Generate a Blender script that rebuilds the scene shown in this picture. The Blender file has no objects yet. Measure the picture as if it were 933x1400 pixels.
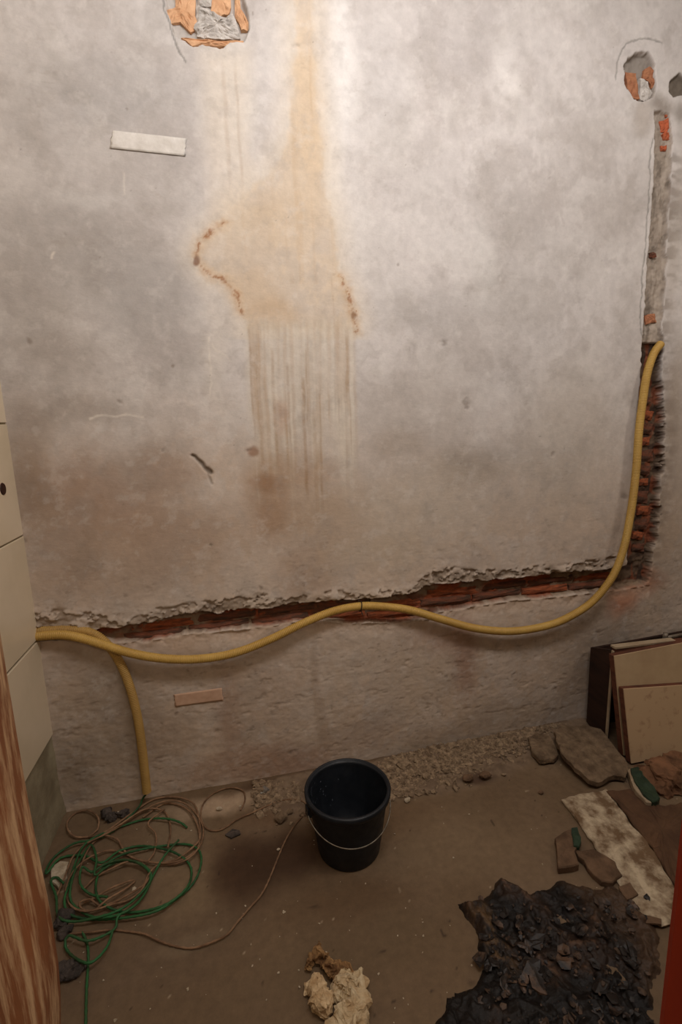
import bpy, bmesh, math, random
import numpy as np
from mathutils import Vector, Matrix, noise as mn

scn = bpy.context.scene
col = scn.collection
random.seed(7)

# ------------------------------------------------------------ camera
H_CAM = 1.5                 # lens height
F_PX = 676.54               # focal length for a 933x1400 frame
Y_WALL = 1.925              # back wall plane
X_LEFT = -0.765             # rough left wall plane (tiles sit 9 mm proud)
X_RIGHT = 2.75
Z_CEIL = 3.35
Y_FRONT = 0.45
ROT = np.array([[0.97700282, 0.06607624, -0.2027299],
                [-0.21124706, 0.1707047, -0.96241082],
                [-0.02898554, 0.98310418, 0.18073738]])
cam_d = bpy.data.cameras.new('camera')
cam = bpy.data.objects.new('camera', cam_d)
col.objects.link(cam)
M4 = Matrix([list(r) + [0] for r in ROT] + [[0, 0, 0, 1]])
cam.matrix_world = Matrix.Translation((0, 0, H_CAM)) @ M4
cam_d.sensor_fit = 'VERTICAL'
cam_d.sensor_height = 36.0
cam_d.lens = F_PX / 1400 * 36
cam_d.clip_start = 0.02
scn.camera = cam

# ------------------------------------------------------------ world, lights, exposure
w = bpy.data.worlds.new('world'); scn.world = w
w.use_nodes = True
w.node_tree.nodes['Background'].inputs[0].default_value = (1.0, 0.72, 0.48, 1)
w.node_tree.nodes['Background'].inputs[1].default_value = 0.10

def area(name, loc, target, sx, sy, power, color):
    l = bpy.data.lights.new(name, 'AREA'); l.shape = 'RECTANGLE'
    l.size = sx; l.size_y = sy; l.energy = power; l.color = color
    o = bpy.data.objects.new(name, l); col.objects.link(o)
    o.location = loc
    d = Vector(target) - Vector(loc)
    o.rotation_euler = d.to_track_quat('-Z', 'Y').to_euler()
    return o
area('ceiling_lamp', (0.55, 0.62, 3.05), (0.55, 1.925, 2.0), 1.6, 0.4, 27.5, (1.0, 0.95, 0.92))
area('doorway_fill', (0.30, -0.45, 1.95), (0.6, 1.9, 0.75), 0.5, 0.4, 6.3, (1.0, 0.80, 0.60))  # unseen warm fill, added behind the doorway to brighten the lower wall
area('side_lamp', (2.55, 0.75, 2.3), (1.3, 1.925, 1.2), 0.35, 0.35, 5.0, (1.0, 0.86, 0.72))

scn.view_settings.view_transform = 'Standard'
scn.view_settings.look = 'None'
scn.view_settings.gamma = 1.0
scn.view_settings.use_curve_mapping = False
scn.view_settings.exposure = 0.0

# ------------------------------------------------------------ pixel -> place helpers (real planes of the room)
def ray(px, py):
    return ROT @ np.array([px - 466.5, -(py - 700.0), -F_PX])
def FL(px, py, z=0.0):
    v = ray(px, py); v = v * ((z - H_CAM) / v[2]); return Vector((v[0], v[1], z))
def WL(px, py, off=0.0):
    v = ray(px, py); y = Y_WALL - off; v = v * (y / v[1]); return Vector((v[0], y, v[2] + H_CAM))
def LW(px, py, x=-0.757):
    v = ray(px, py); v = v * (x / v[0]); return Vector((x, v[1], v[2] + H_CAM))
def W2(pts):        # polygon on the wall plane, as (x, z)
    return np.array([[WL(*p).x, WL(*p).z] for p in pts])
def F2(pts):        # polygon on the floor, as (x, y)
    return np.array([[FL(*p).x, FL(*p).y] for p in pts])

def lin(c):
    c = np.asarray(c, float) / 255.0
    return np.where(c <= 0.04045, c / 12.92, ((c + 0.055) / 1.055) ** 2.4)

# ------------------------------------------------------------ numpy noise
def hsh(ix, iy, seed):
    h = (ix.astype(np.int64) * 374761393 + iy.astype(np.int64) * 668265263 + seed * 1442695041) & 0xFFFFFFFF
    h = ((h ^ (h >> 13)) * 1274126177) & 0xFFFFFFFF
    return ((h ^ (h >> 16)) & 0xFFFFFF) / float(0xFFFFFF)
def vn(x, y, seed=0):
    ix = np.floor(x); iy = np.floor(y); fx = x - ix; fy = y - iy
    fx = fx * fx * (3 - 2 * fx); fy = fy * fy * (3 - 2 * fy)
    ix = ix.astype(np.int64); iy = iy.astype(np.int64)
    a = hsh(ix, iy, seed); b = hsh(ix + 1, iy, seed); c = hsh(ix, iy + 1, seed); d = hsh(ix + 1, iy + 1, seed)
    return (a + (b - a) * fx) * (1 - fy) + (c + (d - c) * fx) * fy
def fbm(x, y, scale, oct=4, seed=0, gain=0.5):
    s = np.zeros_like(x); a = 1.0; t = 0.0; f = scale
    for i in range(oct):
        s += a * (vn(x * f + 13.7 * i, y * f + 7.3 * i, seed + i) - 0.5) * 2; t += a; a *= gain; f *= 2.03
    return s / t
def sstep(a, b, x):
    t = np.clip((x - a) / (b - a), 0, 1); return t * t * (3 - 2 * t)
def poly_sd(x, y, P):       # signed distance, positive inside
    d = np.full(x.shape, 1e9); inside = np.zeros(x.shape, bool); n = len(P)
    for i in range(n):
        ax, ay = P[i]; bx, by = P[(i + 1) % n]; ex, ey = bx - ax, by - ay
        t = np.clip(((x - ax) * ex + (y - ay) * ey) / (ex * ex + ey * ey + 1e-12), 0, 1)
        d = np.minimum(d, (x - ax - t * ex) ** 2 + (y - ay - t * ey) ** 2)
        c = ((ay > y) != (by > y))
        c &= x < (bx - ax) * (y - ay) / (by - ay + 1e-15) + ax
        inside ^= c
    d = np.sqrt(d); return np.where(inside, d, -d)
def line_d(x, y, P):
    d = np.full(x.shape, 1e9)
    for i in range(len(P) - 1):
        ax, ay = P[i]; bx, by = P[i + 1]; ex, ey = bx - ax, by - ay
        t = np.clip(((x - ax) * ex + (y - ay) * ey) / (ex * ex + ey * ey + 1e-12), 0, 1)
        d = np.minimum(d, (x - ax - t * ex) ** 2 + (y - ay - t * ey) ** 2)
    return np.sqrt(d)
def mixc(C, m, c):
    m = np.clip(m, 0, 1)[..., None]; C[:] = C * (1 - m) + lin(c) * m

# ------------------------------------------------------------ objects
def setp(o, label=None, cat=None, group=None, kind=None):
    if label: o['label'] = label
    if cat: o['category'] = cat
    if group: o['group'] = group
    if kind: o['kind'] = kind
    return o
def link(name, me, m=None, parent=None):
    o = bpy.data.objects.new(name, me); col.objects.link(o)
    if m and not me.materials: me.materials.append(m)
    if parent: o.parent = parent
    return o
def empty(name, loc, label=None, cat=None, group=None):
    o = bpy.data.objects.new(name, None); col.objects.link(o); o.location = loc
    o.empty_display_size = 0.05
    return setp(o, label, cat, group)
def smooth(me): me.polygons.foreach_set('use_smooth', [True] * len(me.polygons)); me.update()
def mesh_py(name, vs, fs, sm=False):
    me = bpy.data.meshes.new(name); me.from_pydata([tuple(v) for v in vs], [], fs); me.update()
    if sm: smooth(me)
    return me
def grid_mesh(name, X, Y, Z, C=None, flip=False):
    ny, nx = X.shape
    co = np.stack([X, Y, Z], -1).reshape(-1, 3).astype(np.float32)
    idx = np.arange(ny * nx).reshape(ny, nx)
    q = np.stack([idx[:-1, :-1], idx[:-1, 1:], idx[1:, 1:], idx[1:, :-1]], -1).reshape(-1, 4)
    if flip: q = q[:, ::-1]
    me = bpy.data.meshes.new(name)
    me.vertices.add(len(co)); me.vertices.foreach_set('co', co.ravel())
    me.loops.add(q.size); me.loops.foreach_set('vertex_index', np.ascontiguousarray(q).ravel().astype(np.int32))
    me.polygons.add(len(q)); me.polygons.foreach_set('loop_start', np.arange(0, q.size, 4, dtype=np.int32))
    me.update(calc_edges=True)
    me.polygons.foreach_set('use_smooth', np.ones(len(q), bool))
    if C is not None:
        a = me.color_attributes.new('Col', 'FLOAT_COLOR', 'POINT')
        a.data.foreach_set('color', np.concatenate([C.reshape(-1, 3), np.ones((len(co), 1))], 1).astype(np.float32).ravel())
    me.validate(); me.update()
    return me
def box_bm(bm, lo, hi, bev=0.0):
    vs = [bm.verts.new((x, y, z)) for z in (lo[2], hi[2]) for y in (lo[1], hi[1]) for x in (lo[0], hi[0])]
    fs = [bm.faces.new([vs[i] for i in f]) for f in ((0, 2, 3, 1), (4, 5, 7, 6), (0, 1, 5, 4), (2, 6, 7, 3), (0, 4, 6, 2), (1, 3, 7, 5))]
    if bev:
        es = list({e for f in fs for e in f.edges}); bmesh.ops.bevel(bm, geom=es, offset=bev, segments=2, affect='EDGES')
def bm_mesh(name, bm, sm=False):
    bmesh.ops.recalc_face_normals(bm, faces=bm.faces)
    me = bpy.data.meshes.new(name); bm.to_mesh(me); bm.free()
    if sm: smooth(me)
    return me
def box(name, lo, hi, m, parent=None, bev=0.0):
    bm = bmesh.new(); box_bm(bm, lo, hi, bev); return link(name, bm_mesh(name, bm), m, parent)

def catmull(pts, step):
    P = [Vector(p) for p in pts]; P = [P[0] * 2 - P[1]] + P + [P[-1] * 2 - P[-2]]
    out = []
    for i in range(1, len(P) - 2):
        a, b, c, d = P[i - 1:i + 3]
        n = max(2, int((c - b).length / step))
        for k in range(n):
            t = k / n
            out.append(0.5 * ((2 * b) + (c - a) * t + (2 * a - 5 * b + 4 * c - d) * t * t + (3 * b - a - 3 * c + d) * t ** 3))
    out.append(P[-2]); return out
def resample(pts, step):
    L = [0.0]
    for a, b in zip(pts, pts[1:]): L.append(L[-1] + (b - a).length)
    L = np.array(L); n = max(3, int(L[-1] / step)); s = np.linspace(0, L[-1], n)
    A = np.array([list(p) for p in pts])
    return np.stack([np.interp(s, L, A[:, k]) for k in range(3)], 1), s
def tube(name, pts, rad, sides=8, step=0.01, sub=0.02, inner=None, closed_ends=True):
    """rad: number or function of arclength (array) and ring angle (array)"""
    P, s = resample(catmull(pts, sub), step)
    n = len(P); T = np.gradient(P, axis=0); T /= np.linalg.norm(T, axis=1)[:, None] + 1e-9
    N = np.zeros_like(P); v = np.array([0, 0, 1.0]) if abs(T[0][2]) < 0.9 else np.array([0, 1.0, 0])
    for i in range(n):
        v = v - T[i] * (v @ T[i]); v /= np.linalg.norm(v); N[i] = v
    B = np.cross(T, N); a = np.linspace(0, 2 * np.pi, sides, endpoint=False)
    S, A = np.meshgrid(s, a, indexing='ij')
    R = rad(S, A) if callable(rad) else np.full(S.shape, rad)
    V = P[:, None] + R[..., None] * (np.cos(A)[..., None] * N[:, None] + np.sin(A)[..., None] * B[:, None])
    vs = V.reshape(-1, 3).tolist(); fs = []
    for i in range(n - 1):
        for k in range(sides):
            k2 = (k + 1) % sides
            fs.append((i * sides + k, i * sides + k2, (i + 1) * sides + k2, (i + 1) * sides + k))
    if closed_ends is True:
        fs.append(tuple(range(sides - 1, -1, -1))); fs.append(tuple((n - 1) * sides + k for k in range(sides)))
    elif closed_ends == 'hollow':      # cut end shows wall thickness and a bore
        for i, di in ((0, 1), (n - 1, -1)):
            base = len(vs)
            for j in range(0, 10, 3):
                for k in range(sides):
                    vs.append((P[i + di * j] + 0.78 * R.min() * (np.cos(a[k]) * N[i + di * j] + np.sin(a[k]) * B[i + di * j])).tolist())
            for k in range(sides):
                k2 = (k + 1) % sides
                fs.append((i * sides + k, i * sides + k2, base + k2, base + k))
                for j in range(3):
                    fs.append((base + j * sides + k, base + j * sides + k2, base + (j + 1) * sides + k2, base + (j + 1) * sides + k))
            fs.append(tuple(base + 3 * sides + k for k in range(sides)))
    return mesh_py(name, vs, fs, True)

# ------------------------------------------------------------ materials
def nodes(name):
    m = bpy.data.materials.new(name); m.use_nodes = True
    return m, m.node_tree, m.node_tree.nodes['Principled BSDF']
def add_noise(nt, scale, detail=5, stretch=(1, 1, 1), rough=0.6, coord='Object'):
    tc = nt.nodes.new('ShaderNodeTexCoord'); mp = nt.nodes.new('ShaderNodeMapping'); n = nt.nodes.new('ShaderNodeTexNoise')
    mp.inputs['Scale'].default_value = stretch
    n.inputs['Scale'].default_value = scale; n.inputs['Detail'].default_value = detail; n.inputs['Roughness'].default_value = rough
    nt.links.new(tc.outputs[coord], mp.inputs[0]); nt.links.new(mp.outputs[0], n.inputs[0])
    return n
def mat(name, c1, c2=None, rough=0.8, scale=8, stretch=(1, 1, 1), lo=0.35, hi=0.65, bump=0.0, bscale=60, bstretch=None,
        metallic=0.0, spec=0.3, bdist=0.002, rough2=None, detail=6):
    m, nt, b = nodes(name)
    b.inputs['Metallic'].default_value = metallic
    b.inputs['Specular IOR Level'].default_value = spec
    n = add_noise(nt, scale, detail, stretch)
    cr = nt.nodes.new('ShaderNodeValToRGB')
    cr.color_ramp.elements[0].position = lo; cr.color_ramp.elements[1].position = hi
    cr.color_ramp.elements[0].color = (*lin(c1), 1); cr.color_ramp.elements[1].color = (*lin(c2 if c2 is not None else c1), 1)
    nt.links.new(n.outputs['Fac'], cr.inputs[0]); nt.links.new(cr.outputs[0], b.inputs['Base Color'])
    b.inputs['Roughness'].default_value = rough
    if rough2 is not None:
        mr = nt.nodes.new('ShaderNodeMapRange'); mr.inputs[1].default_value = 0.35; mr.inputs[2].default_value = 0.65
        mr.inputs[3].default_value = rough; mr.inputs[4].default_value = rough2
        n3 = add_noise(nt, scale * 2.3, 4); nt.links.new(n3.outputs['Fac'], mr.inputs[0]); nt.links.new(mr.outputs[0], b.inputs['Roughness'])
    if bump:
        n2 = add_noise(nt, bscale, 6, bstretch or stretch)
        bp = nt.nodes.new('ShaderNodeBump'); bp.inputs['Strength'].default_value = bump; bp.inputs['Distance'].default_value = bdist
        nt.links.new(n2.outputs['Fac'], bp.inputs['Height']); nt.links.new(bp.outputs[0], b.inputs['Normal'])
    return m
def mat_col(name, rough, nscale, namt, bump, bscale, bstretch=(1, 1, 1), bdist=0.002, spec=0.25):
    """base colour from the vertex colour layer, modulated by fine noise"""
    m, nt, b = nodes(name)
    at = nt.nodes.new('ShaderNodeAttribute'); at.attribute_name = 'Col'
    n = add_noise(nt, nscale, 8, rough=0.7)
    mr = nt.nodes.new('ShaderNodeMapRange'); mr.inputs[1].default_value = 0.3; mr.inputs[2].default_value = 0.7
    mr.inputs[3].default_value = 1 - namt; mr.inputs[4].default_value = 1 + namt
    vm = nt.nodes.new('ShaderNodeVectorMath'); vm.operation = 'SCALE'
    nt.links.new(n.outputs['Fac'], mr.inputs[0]); nt.links.new(at.outputs['Color'], vm.inputs[0]); nt.links.new(mr.outputs[0], vm.inputs['Scale'])
    nt.links.new(vm.outputs[0], b.inputs['Base Color'])
    b.inputs['Roughness'].default_value = rough; b.inputs['Specular IOR Level'].default_value = spec
    n2 = add_noise(nt, bscale, 8, bstretch)
    bp = nt.nodes.new('ShaderNodeBump'); bp.inputs['Strength'].default_value = bump; bp.inputs['Distance'].default_value = bdist
    nt.links.new(n2.outputs['Fac'], bp.inputs['Height']); nt.links.new(bp.outputs[0], b.inputs['Normal'])
    return m

M_wall = mat_col('plaster_wall', 0.9, 30, 0.09, 0.35, 55, (1, 1, 1.8), 0.003)
M_floor = mat_col('cement_floor', 0.75, 35, 0.16, 0.35, 70, (1, 1, 1), 0.002, 0.3)
M_rubble = mat_col('rubble', 0.95, 60, 0.2, 0.4, 120, (1, 1, 1), 0.002)
M_ceil = mat('ceiling_paint', (205, 200, 192), (190, 184, 176), 0.9, 3)
M_plain = mat('plain_plaster', (176, 164, 148), (150, 138, 122), 0.9, 4, bump=0.4, bscale=50)
M_lwall = mat('rough_cement', (158, 148, 122), (128, 116, 92), 0.9, 7, bump=0.5, bscale=70, bdist=0.004)
M_tile = mat('glazed_tile', (226, 210, 184), (214, 198, 170), 0.32, 3, spec=0.45)
M_brick = mat('clay_brick', (176, 96, 60), (112, 66, 46), 0.95, 22, (1, 1, 2.5), 0.35, 0.65, 0.8, 70, bdist=0.006)
M_brick_d = mat('clay_brick_dirty', (132, 76, 54), (84, 62, 50), 0.95, 16, (1, 1, 2.0), 0.3, 0.6, 0.8, 60, bdist=0.006)
M_brick_l = mat('clay_brick_pale', (222, 178, 140), (202, 154, 116), 0.95, 25, (1, 1, 1), 0.35, 0.65, 0.6, 90, bdist=0.004)
M_mortar = mat('grey_mortar', (214, 208, 202), (176, 170, 164), 0.95, 40, bump=0.8, bscale=110, bdist=0.005)
M_hose = mat('yellow_conduit', (200, 164, 88), (172, 134, 66), 0.5, 9, (1, 1, 1), 0.3, 0.75, 0.15, 90, spec=0.35)
M_hose2 = mat('yellow_conduit_dusty', (188, 152, 84), (156, 122, 70), 0.6, 9, (1, 1, 1), 0.3, 0.75, 0.15, 90)
M_wire = mat('dark_wire', (58, 44, 34), (40, 30, 24), 0.6, 30)
M_green = mat('green_cord', (54, 108, 62), (38, 70, 42), 0.55, 12, bump=0.5, bscale=220, bstretch=(1, 1, 1), bdist=0.002)
M_green2 = mat('green_cord_muddy', (48, 104, 60), (54, 72, 44), 0.6, 10, bump=0.5, bscale=220, bdist=0.002)
M_twine = mat('brown_twine', (150, 118, 90), (104, 78, 58), 0.9, 25, bump=0.6, bscale=260, bdist=0.002)
M_bucket = mat('black_plastic', (20, 24, 30), (34, 38, 45), 0.42, 14, lo=0.45, hi=0.8, spec=0.4, bump=0.1, bscale=60, rough2=0.6)
M_steel = mat('dull_wire', (150, 142, 128), (96, 84, 70), 0.4, 40, metallic=0.8)
M_splash = mat('cement_splash', (96, 102, 114), (62, 66, 76), 0.9, 40)
M_slab = mat('mortar_slab', (138, 116, 92), (96, 78, 60), 0.95, 22, bump=1.0, bscale=60, bdist=0.012)
M_slab2 = mat('mortar_slab_brown', (120, 94, 72), (84, 64, 48), 0.95, 18, bump=0.8, bscale=60, bdist=0.006)
M_gpaint = mat('green_paint', (50, 68, 50), (38, 52, 40), 0.5, 20, bump=0.3, bscale=80)
M_clay = mat('brown_clay', (138, 98, 70), (96, 68, 48), 0.9, 14, bump=0.7, bscale=50, bdist=0.006)
M_darkwood = mat('dark_brown_board', (58, 36, 26), (38, 24, 18), 0.7, 6, (1, 1, 6), bump=0.2, bscale=50)
M_redwood = mat('reddish_board_edge', (104, 62, 44), (78, 46, 34), 0.7, 9, (1, 1, 5), bump=0.2, bscale=60)
M_beige = mat('beige_board', (196, 170, 134), (176, 148, 114), 0.75, 5, bump=0.15, bscale=60)
M_palewood = mat('pale_edge', (176, 158, 132), (150, 128, 102), 0.7, 12)
M_pipe = mat('grey_pipe', (150, 140, 126), (112, 100, 88), 0.5, 20, metallic=0.4)
M_tape = mat('masking_tape_white', (226, 221, 215), (206, 200, 192), 0.6, 30, bump=0.4, bscale=90)
M_tape2 = mat('masking_tape_pink', (208, 172, 146), (196, 158, 132), 0.8, 30, bump=0.2, bscale=90)
M_plug = mat('brown_plug', (60, 30, 20), (44, 22, 14), 0.6, 20)
M_white = mat('white_plaster_lump', (226, 210, 176), (188, 160, 122), 0.95, 22, (1, 1, 1), 0.3, 0.62, 0.9, 120, bdist=0.006)
M_foil = mat('crumpled_foil', (190, 188, 184), (130, 126, 120), 0.3, 60, metallic=0.7)
M_rag = mat('dark_rag', (84, 74, 68), (50, 44, 40), 0.8, 30, bump=0.6, bscale=90, bdist=0.005)
M_grain = mat('stone_bits', (158, 136, 110), (100, 82, 64), 0.95, 50, bump=0.4, bscale=150)
M_pale_bits = mat('pale_bits', (196, 182, 160), (160, 144, 120), 0.9, 50)

# varnished, scratched jamb wood
def mat_jamb(name, base, dark, scratch, slo, shi):
    m, nt, b = nodes(name)
    n1 = add_noise(nt, 9, 6, (1, 1.2, 0.25)); n2 = add_noise(nt, 16, 8, (1.0, 4.5, 0.5), 0.7)
    r1 = nt.nodes.new('ShaderNodeValToRGB'); r1.color_ramp.elements[0].position = 0.3; r1.color_ramp.elements[1].position = 0.7
    r1.color_ramp.elements[0].color = (*lin(dark), 1); r1.color_ramp.elements[1].color = (*lin(base), 1)
    r2 = nt.nodes.new('ShaderNodeValToRGB'); r2.color_ramp.elements[0].position = slo; r2.color_ramp.elements[1].position = shi
    mx = nt.nodes.new('ShaderNodeMix'); mx.data_type = 'RGBA'
    nt.links.new(n1.outputs['Fac'], r1.inputs[0]); nt.links.new(n2.outputs['Fac'], r2.inputs[0])
    nt.links.new(r2.outputs[0], mx.inputs[0]); nt.links.new(r1.outputs[0], mx.inputs[6]); mx.inputs[7].default_value = (*lin(scratch), 1)
    nt.links.new(mx.outputs[2], b.inputs['Base Color']); b.inputs['Roughness'].default_value = 0.5
    bp = nt.nodes.new('ShaderNodeBump'); bp.inputs['Strength'].default_value = 0.3; bp.inputs['Distance'].default_value = 0.001
    nt.links.new(n2.outputs['Fac'], bp.inputs['Height']); nt.links.new(bp.outputs[0], b.inputs['Normal'])
    return m
M_jamb = mat_jamb('worn_jamb', (144, 90, 54), (98, 58, 34), (196, 162, 124), 0.46, 0.62)
M_jamb2 = mat_jamb('red_jamb', (162, 46, 14), (130, 34, 10), (170, 60, 24), 0.68, 0.9)

# ============================================================ BACK WALL
xs = np.arange(-0.80, 2.30, 0.004); xs = np.concatenate([xs, [2.4, 2.6, X_RIGHT + .02]])
zs = np.concatenate([[-0.03], np.arange(-0.01, 3.12, 0.004), [3.2, Z_CEIL + .02]])
X, Z = np.meshgrid(xs, zs)
n_f = fbm(X, Z, 40, 4, 11); n_m = fbm(X, Z, 9, 4, 21); n_l = fbm(X, Z, 2.2, 4, 31)
wx = X + 0.012 * fbm(X, Z, 22, 3, 41); wz = Z + 0.012 * fbm(X, Z, 22, 3, 51)
wx2 = X + 0.05 * fbm(X, Z, 6, 4, 61); wz2 = Z + 0.05 * fbm(X, Z, 6, 4, 71)

up_px = [(40, 852), (55, 858), (110, 862), (160, 857), (210, 850), (250, 838), (300, 838), (330, 832), (380, 830), (400, 826), (450, 820),
         (500, 818), (560, 812), (590, 798), (640, 795), (700, 790), (760, 783), (830, 778), (880, 768)]
lo_px = [(40, 880), (55, 878), (110, 874), (165, 880), (200, 878), (250, 868), (330, 862), (400, 852), (430, 850), (480, 853), (550, 852),
         (585, 848), (600, 838), (650, 830), (700, 822), (760, 817), (820, 810), (870, 804), (890, 800)]
U = W2(up_px); L = W2(lo_px)
zu = np.interp(X, U[:, 0], U[:, 1]); zl = np.interp(X, L[:, 0], L[:, 1])
jag = 0.010 * fbm(X, Z * 0.3, 30, 4, 81)
sd_t = np.minimum(zu + jag - Z, Z - zl - 0.010 * fbm(X, Z * 0.3, 26, 3, 91))
x_end = WL(886, 785).x
sd_t = np.minimum(sd_t, x_end + 0.01 * n_f - X)
lf_px = [(895, 150), (896, 180), (895, 235), (890, 300), (886, 350), (882, 420), (878, 465), (877, 500), (872, 560), (866, 640), (862, 700), (857, 760), (850, 800)]
rt_px = [(918, 150), (921, 200), (917, 260), (913, 330), (911, 400), (906, 440), (908, 470), (906, 520), (909, 600), (902, 700), (893, 760), (886, 800)]
A = W2(lf_px)[::-1]; B = W2(rt_px)[::-1]
xl = np.interp(Z, A[:, 1], A[:, 0]); xr = np.interp(Z, B[:, 1], B[:, 0])
z_lo, z_hi = A[0, 1], A[-1, 1]
comb = 0.024 * np.clip(fbm(X * 1.2, Z * .8, 18, 5, 101, .8), -1, 1) * sstep(1.85, 1.6, Z) + 0.012 * fbm(X, Z, 22, 4, 102)
sd_c = np.minimum.reduce([X - xl + 0.006 * n_f, xr + comb - X, Z - z_lo + 0.01 * n_f, z_hi - Z + 0.01 * n_f])
niche = W2([(212, -60), (226, 5), (238, 50), (262, 60), (300, 62), (333, 58), (341, 40), (333, 0), (328, -60)])
sd_n = poly_sd(wx, wz, niche)
hole = W2([(852, 88), (858, 78), (872, 70), (888, 70), (897, 88), (899, 112), (896, 132), (880, 141), (868, 136), (858, 122)])
sd_h = poly_sd(wx, wz, hole)
spot = W2([(916, 110), (930, 98), (945, 110), (940, 130), (920, 134), (914, 125)])
sd_s = poly_sd(wx, wz, spot)

rec = 0.044 * sstep(0.0, 0.010, sd_t)
dc = np.where(Z > 1.80, 0.016 + 0.006 * n_m, 0.040)
rec = np.maximum(rec, dc * sstep(0.0, 0.010, sd_c))
rec = np.maximum(rec, 0.024 * sstep(0.0, 0.007, sd_n))
rec = np.maximum(rec, 0.026 * sstep(0.0, 0.008, sd_h))
rec = np.maximum(rec, 0.015 * sstep(0.0, 0.012, sd_s))
inside = np.maximum.reduce([sd_t, sd_c, sd_n, sd_h, sd_s])
in_m = sstep(0.0, 0.008, inside)
rec += in_m * (0.005 * n_f + 0.003 * fbm(X, Z, 90, 2, 111))
# lumpy broken lip above the long channel, chipped shelf below
above = np.where(Z > zu, Z - zu, 9); below = np.where(Z < zl, zl - Z, 9)
lip_w = 0.075 + 0.05 * fbm(X, Z * 0, 7, 2, 121)
lip = (1 - sstep(0.0, 1.0, above / lip_w)) * (X < x_end + .02) * (1 - in_m)
rough_n = fbm(X, Z, 16, 5, 131, 0.6)
chip = sstep(-.02, .10, fbm(X, Z * 1.4, 30, 4, 132, .6) + .34 * lip - .16) * sstep(.05, .35, lip)
bump = lip * (0.005 + 0.020 * rough_n) - chip * (.009 + .004 * n_f)
shelf = (1 - sstep(0.0, 0.07, below)) * (X < x_end + .02) * (1 - in_m)
bump += shelf * (-0.006 + 0.009 * rough_n)
# trowel relief: gentle high up, coarse low down
low = sstep(1.35, 0.5, Z)
streak = fbm(X * 0.45, Z, 26, 4, 141)
bump += (0.0015 * n_l + 0.0007 * n_m + low * (0.0009 * np.abs(streak) * 2 + 0.0010 * rough_n)) * (1 - in_m)
drag = np.clip(fbm(X * 0.6, Z * 1.5, 34, 4, 151, .6) - 0.30, 0, 1) * low
bump -= drag * 0.006 * (1 - in_m)
bump += low * .0012 * fbm(X, Z, 60, 3, 152) * (1 - in_m)
right_rough = sstep(0.0, 0.03, X - xr) * (Z > z_lo)
# gouge
gz = W2([(262, 622), (272, 632), (280, 640), (290, 644)]); gd = line_d(wx, wz, gz)
gouge = 1 - sstep(0.003, 0.010, gd)
gz2 = W2([(284, 640), (291, 660)]); gouge = np.maximum(gouge, 0.5 * (1 - sstep(0.001, 0.008, line_d(wx, wz, gz2))))
bump -= 0.009 * gouge
# pits
pits = [(37, 465, 5), (163, 552, 4), (238, 500, 3), (173, 147, 2.5), (86, 325, 2.5), (405, 62, 5), (606, 470, 6), (638, 550, 5), (639, 556, 4), (683, 380, 3),
        (755, 619, 3), (855, 679, 5), (604, 470, 5), (340, 615, 3), (225, 615, 2.5), (455, 375, 2), (290, 745, 3), (356, 805, 3), (220, 990, 3), (84, 1000, 6),
        (545, 360, 2), (752, 245, 2.5), (32, 740, 5), (455, 990, 3), (400, 1030, 4), (610, 925, 3), (700, 925, 3), (640, 960, 3), (243, 975, 3), (560, 820, 4)]
pitm = np.zeros_like(X)
for (a, b, r) in pits:
    p = WL(a, b); q = WL(a + r, b); rr = (q - p).length
    pitm = np.maximum(pitm, 1 - sstep(0.4, 1.3, np.hypot(wx + .004 * n_f - p.x, wz + .006 * n_f - p.z) / rr))
bump -= 0.002 * pitm
# incised arc round the round hole, seam running down from the niche, seam along the channel's left side
def arc(cx, cz, rx, rz, a0, a1, n=14):
    return [(cx + rx * math.cos(math.radians(a)), cz - rz * math.sin(math.radians(a))) for a in np.linspace(a0, a1, n)]
seam = np.zeros_like(X)
for pl, wd, k in ((arc(884, 100, 42, 48, 60, 190), 0.003, 0.8), ([(215, -40), (222, 0), (236, 48), (255, 84)], 0.003, 1.0),
                  ([(258, 30), (345, 56)], 0.002, 0.0),
                  ([(893, 190), (889, 230), (888, 260), (885, 300), (884, 340), (879, 380), (876, 430), (878, 465)], 0.003, 0.9),
                  ([(0, 495), (12, 560), (36, 735), (62, 890), (80, 985)], 0.002, 0.0)):
    seam = np.maximum(seam, k * (1 - sstep(wd * 0.5, wd * 1.6, line_d(wx, wz, W2(pl)))))
bump -= 0.0015 * seam
Yw = Y_WALL + rec - bump

# ---- colours of the plaster
C = np.empty(X.shape + (3,)); C[:] = lin((208, 202, 199))
def blob(px, py, rx, ry, c, s, soft=1.0, warp=True):
    p = WL(px, py); qx = abs(WL(px + rx, py).x - p.x); qz = abs(WL(px, py + ry).z - p.z)
    d = np.hypot(((wx2 if warp else X) - p.x) / qx, ((wz2 if warp else Z) - p.z) / qz)
    mixc(C, s * (1 - sstep(1 - 0.75 * soft, 1 + 0.35 * soft, d)), c)
mixc(C, 0.5 * sstep(-0.1, 0.6, n_l), (176, 168, 163))
mixc(C, 0.35 * sstep(0.1, 0.6, fbm(X, Z, 3.2, 5, 161)), (215, 210, 206))
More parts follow.
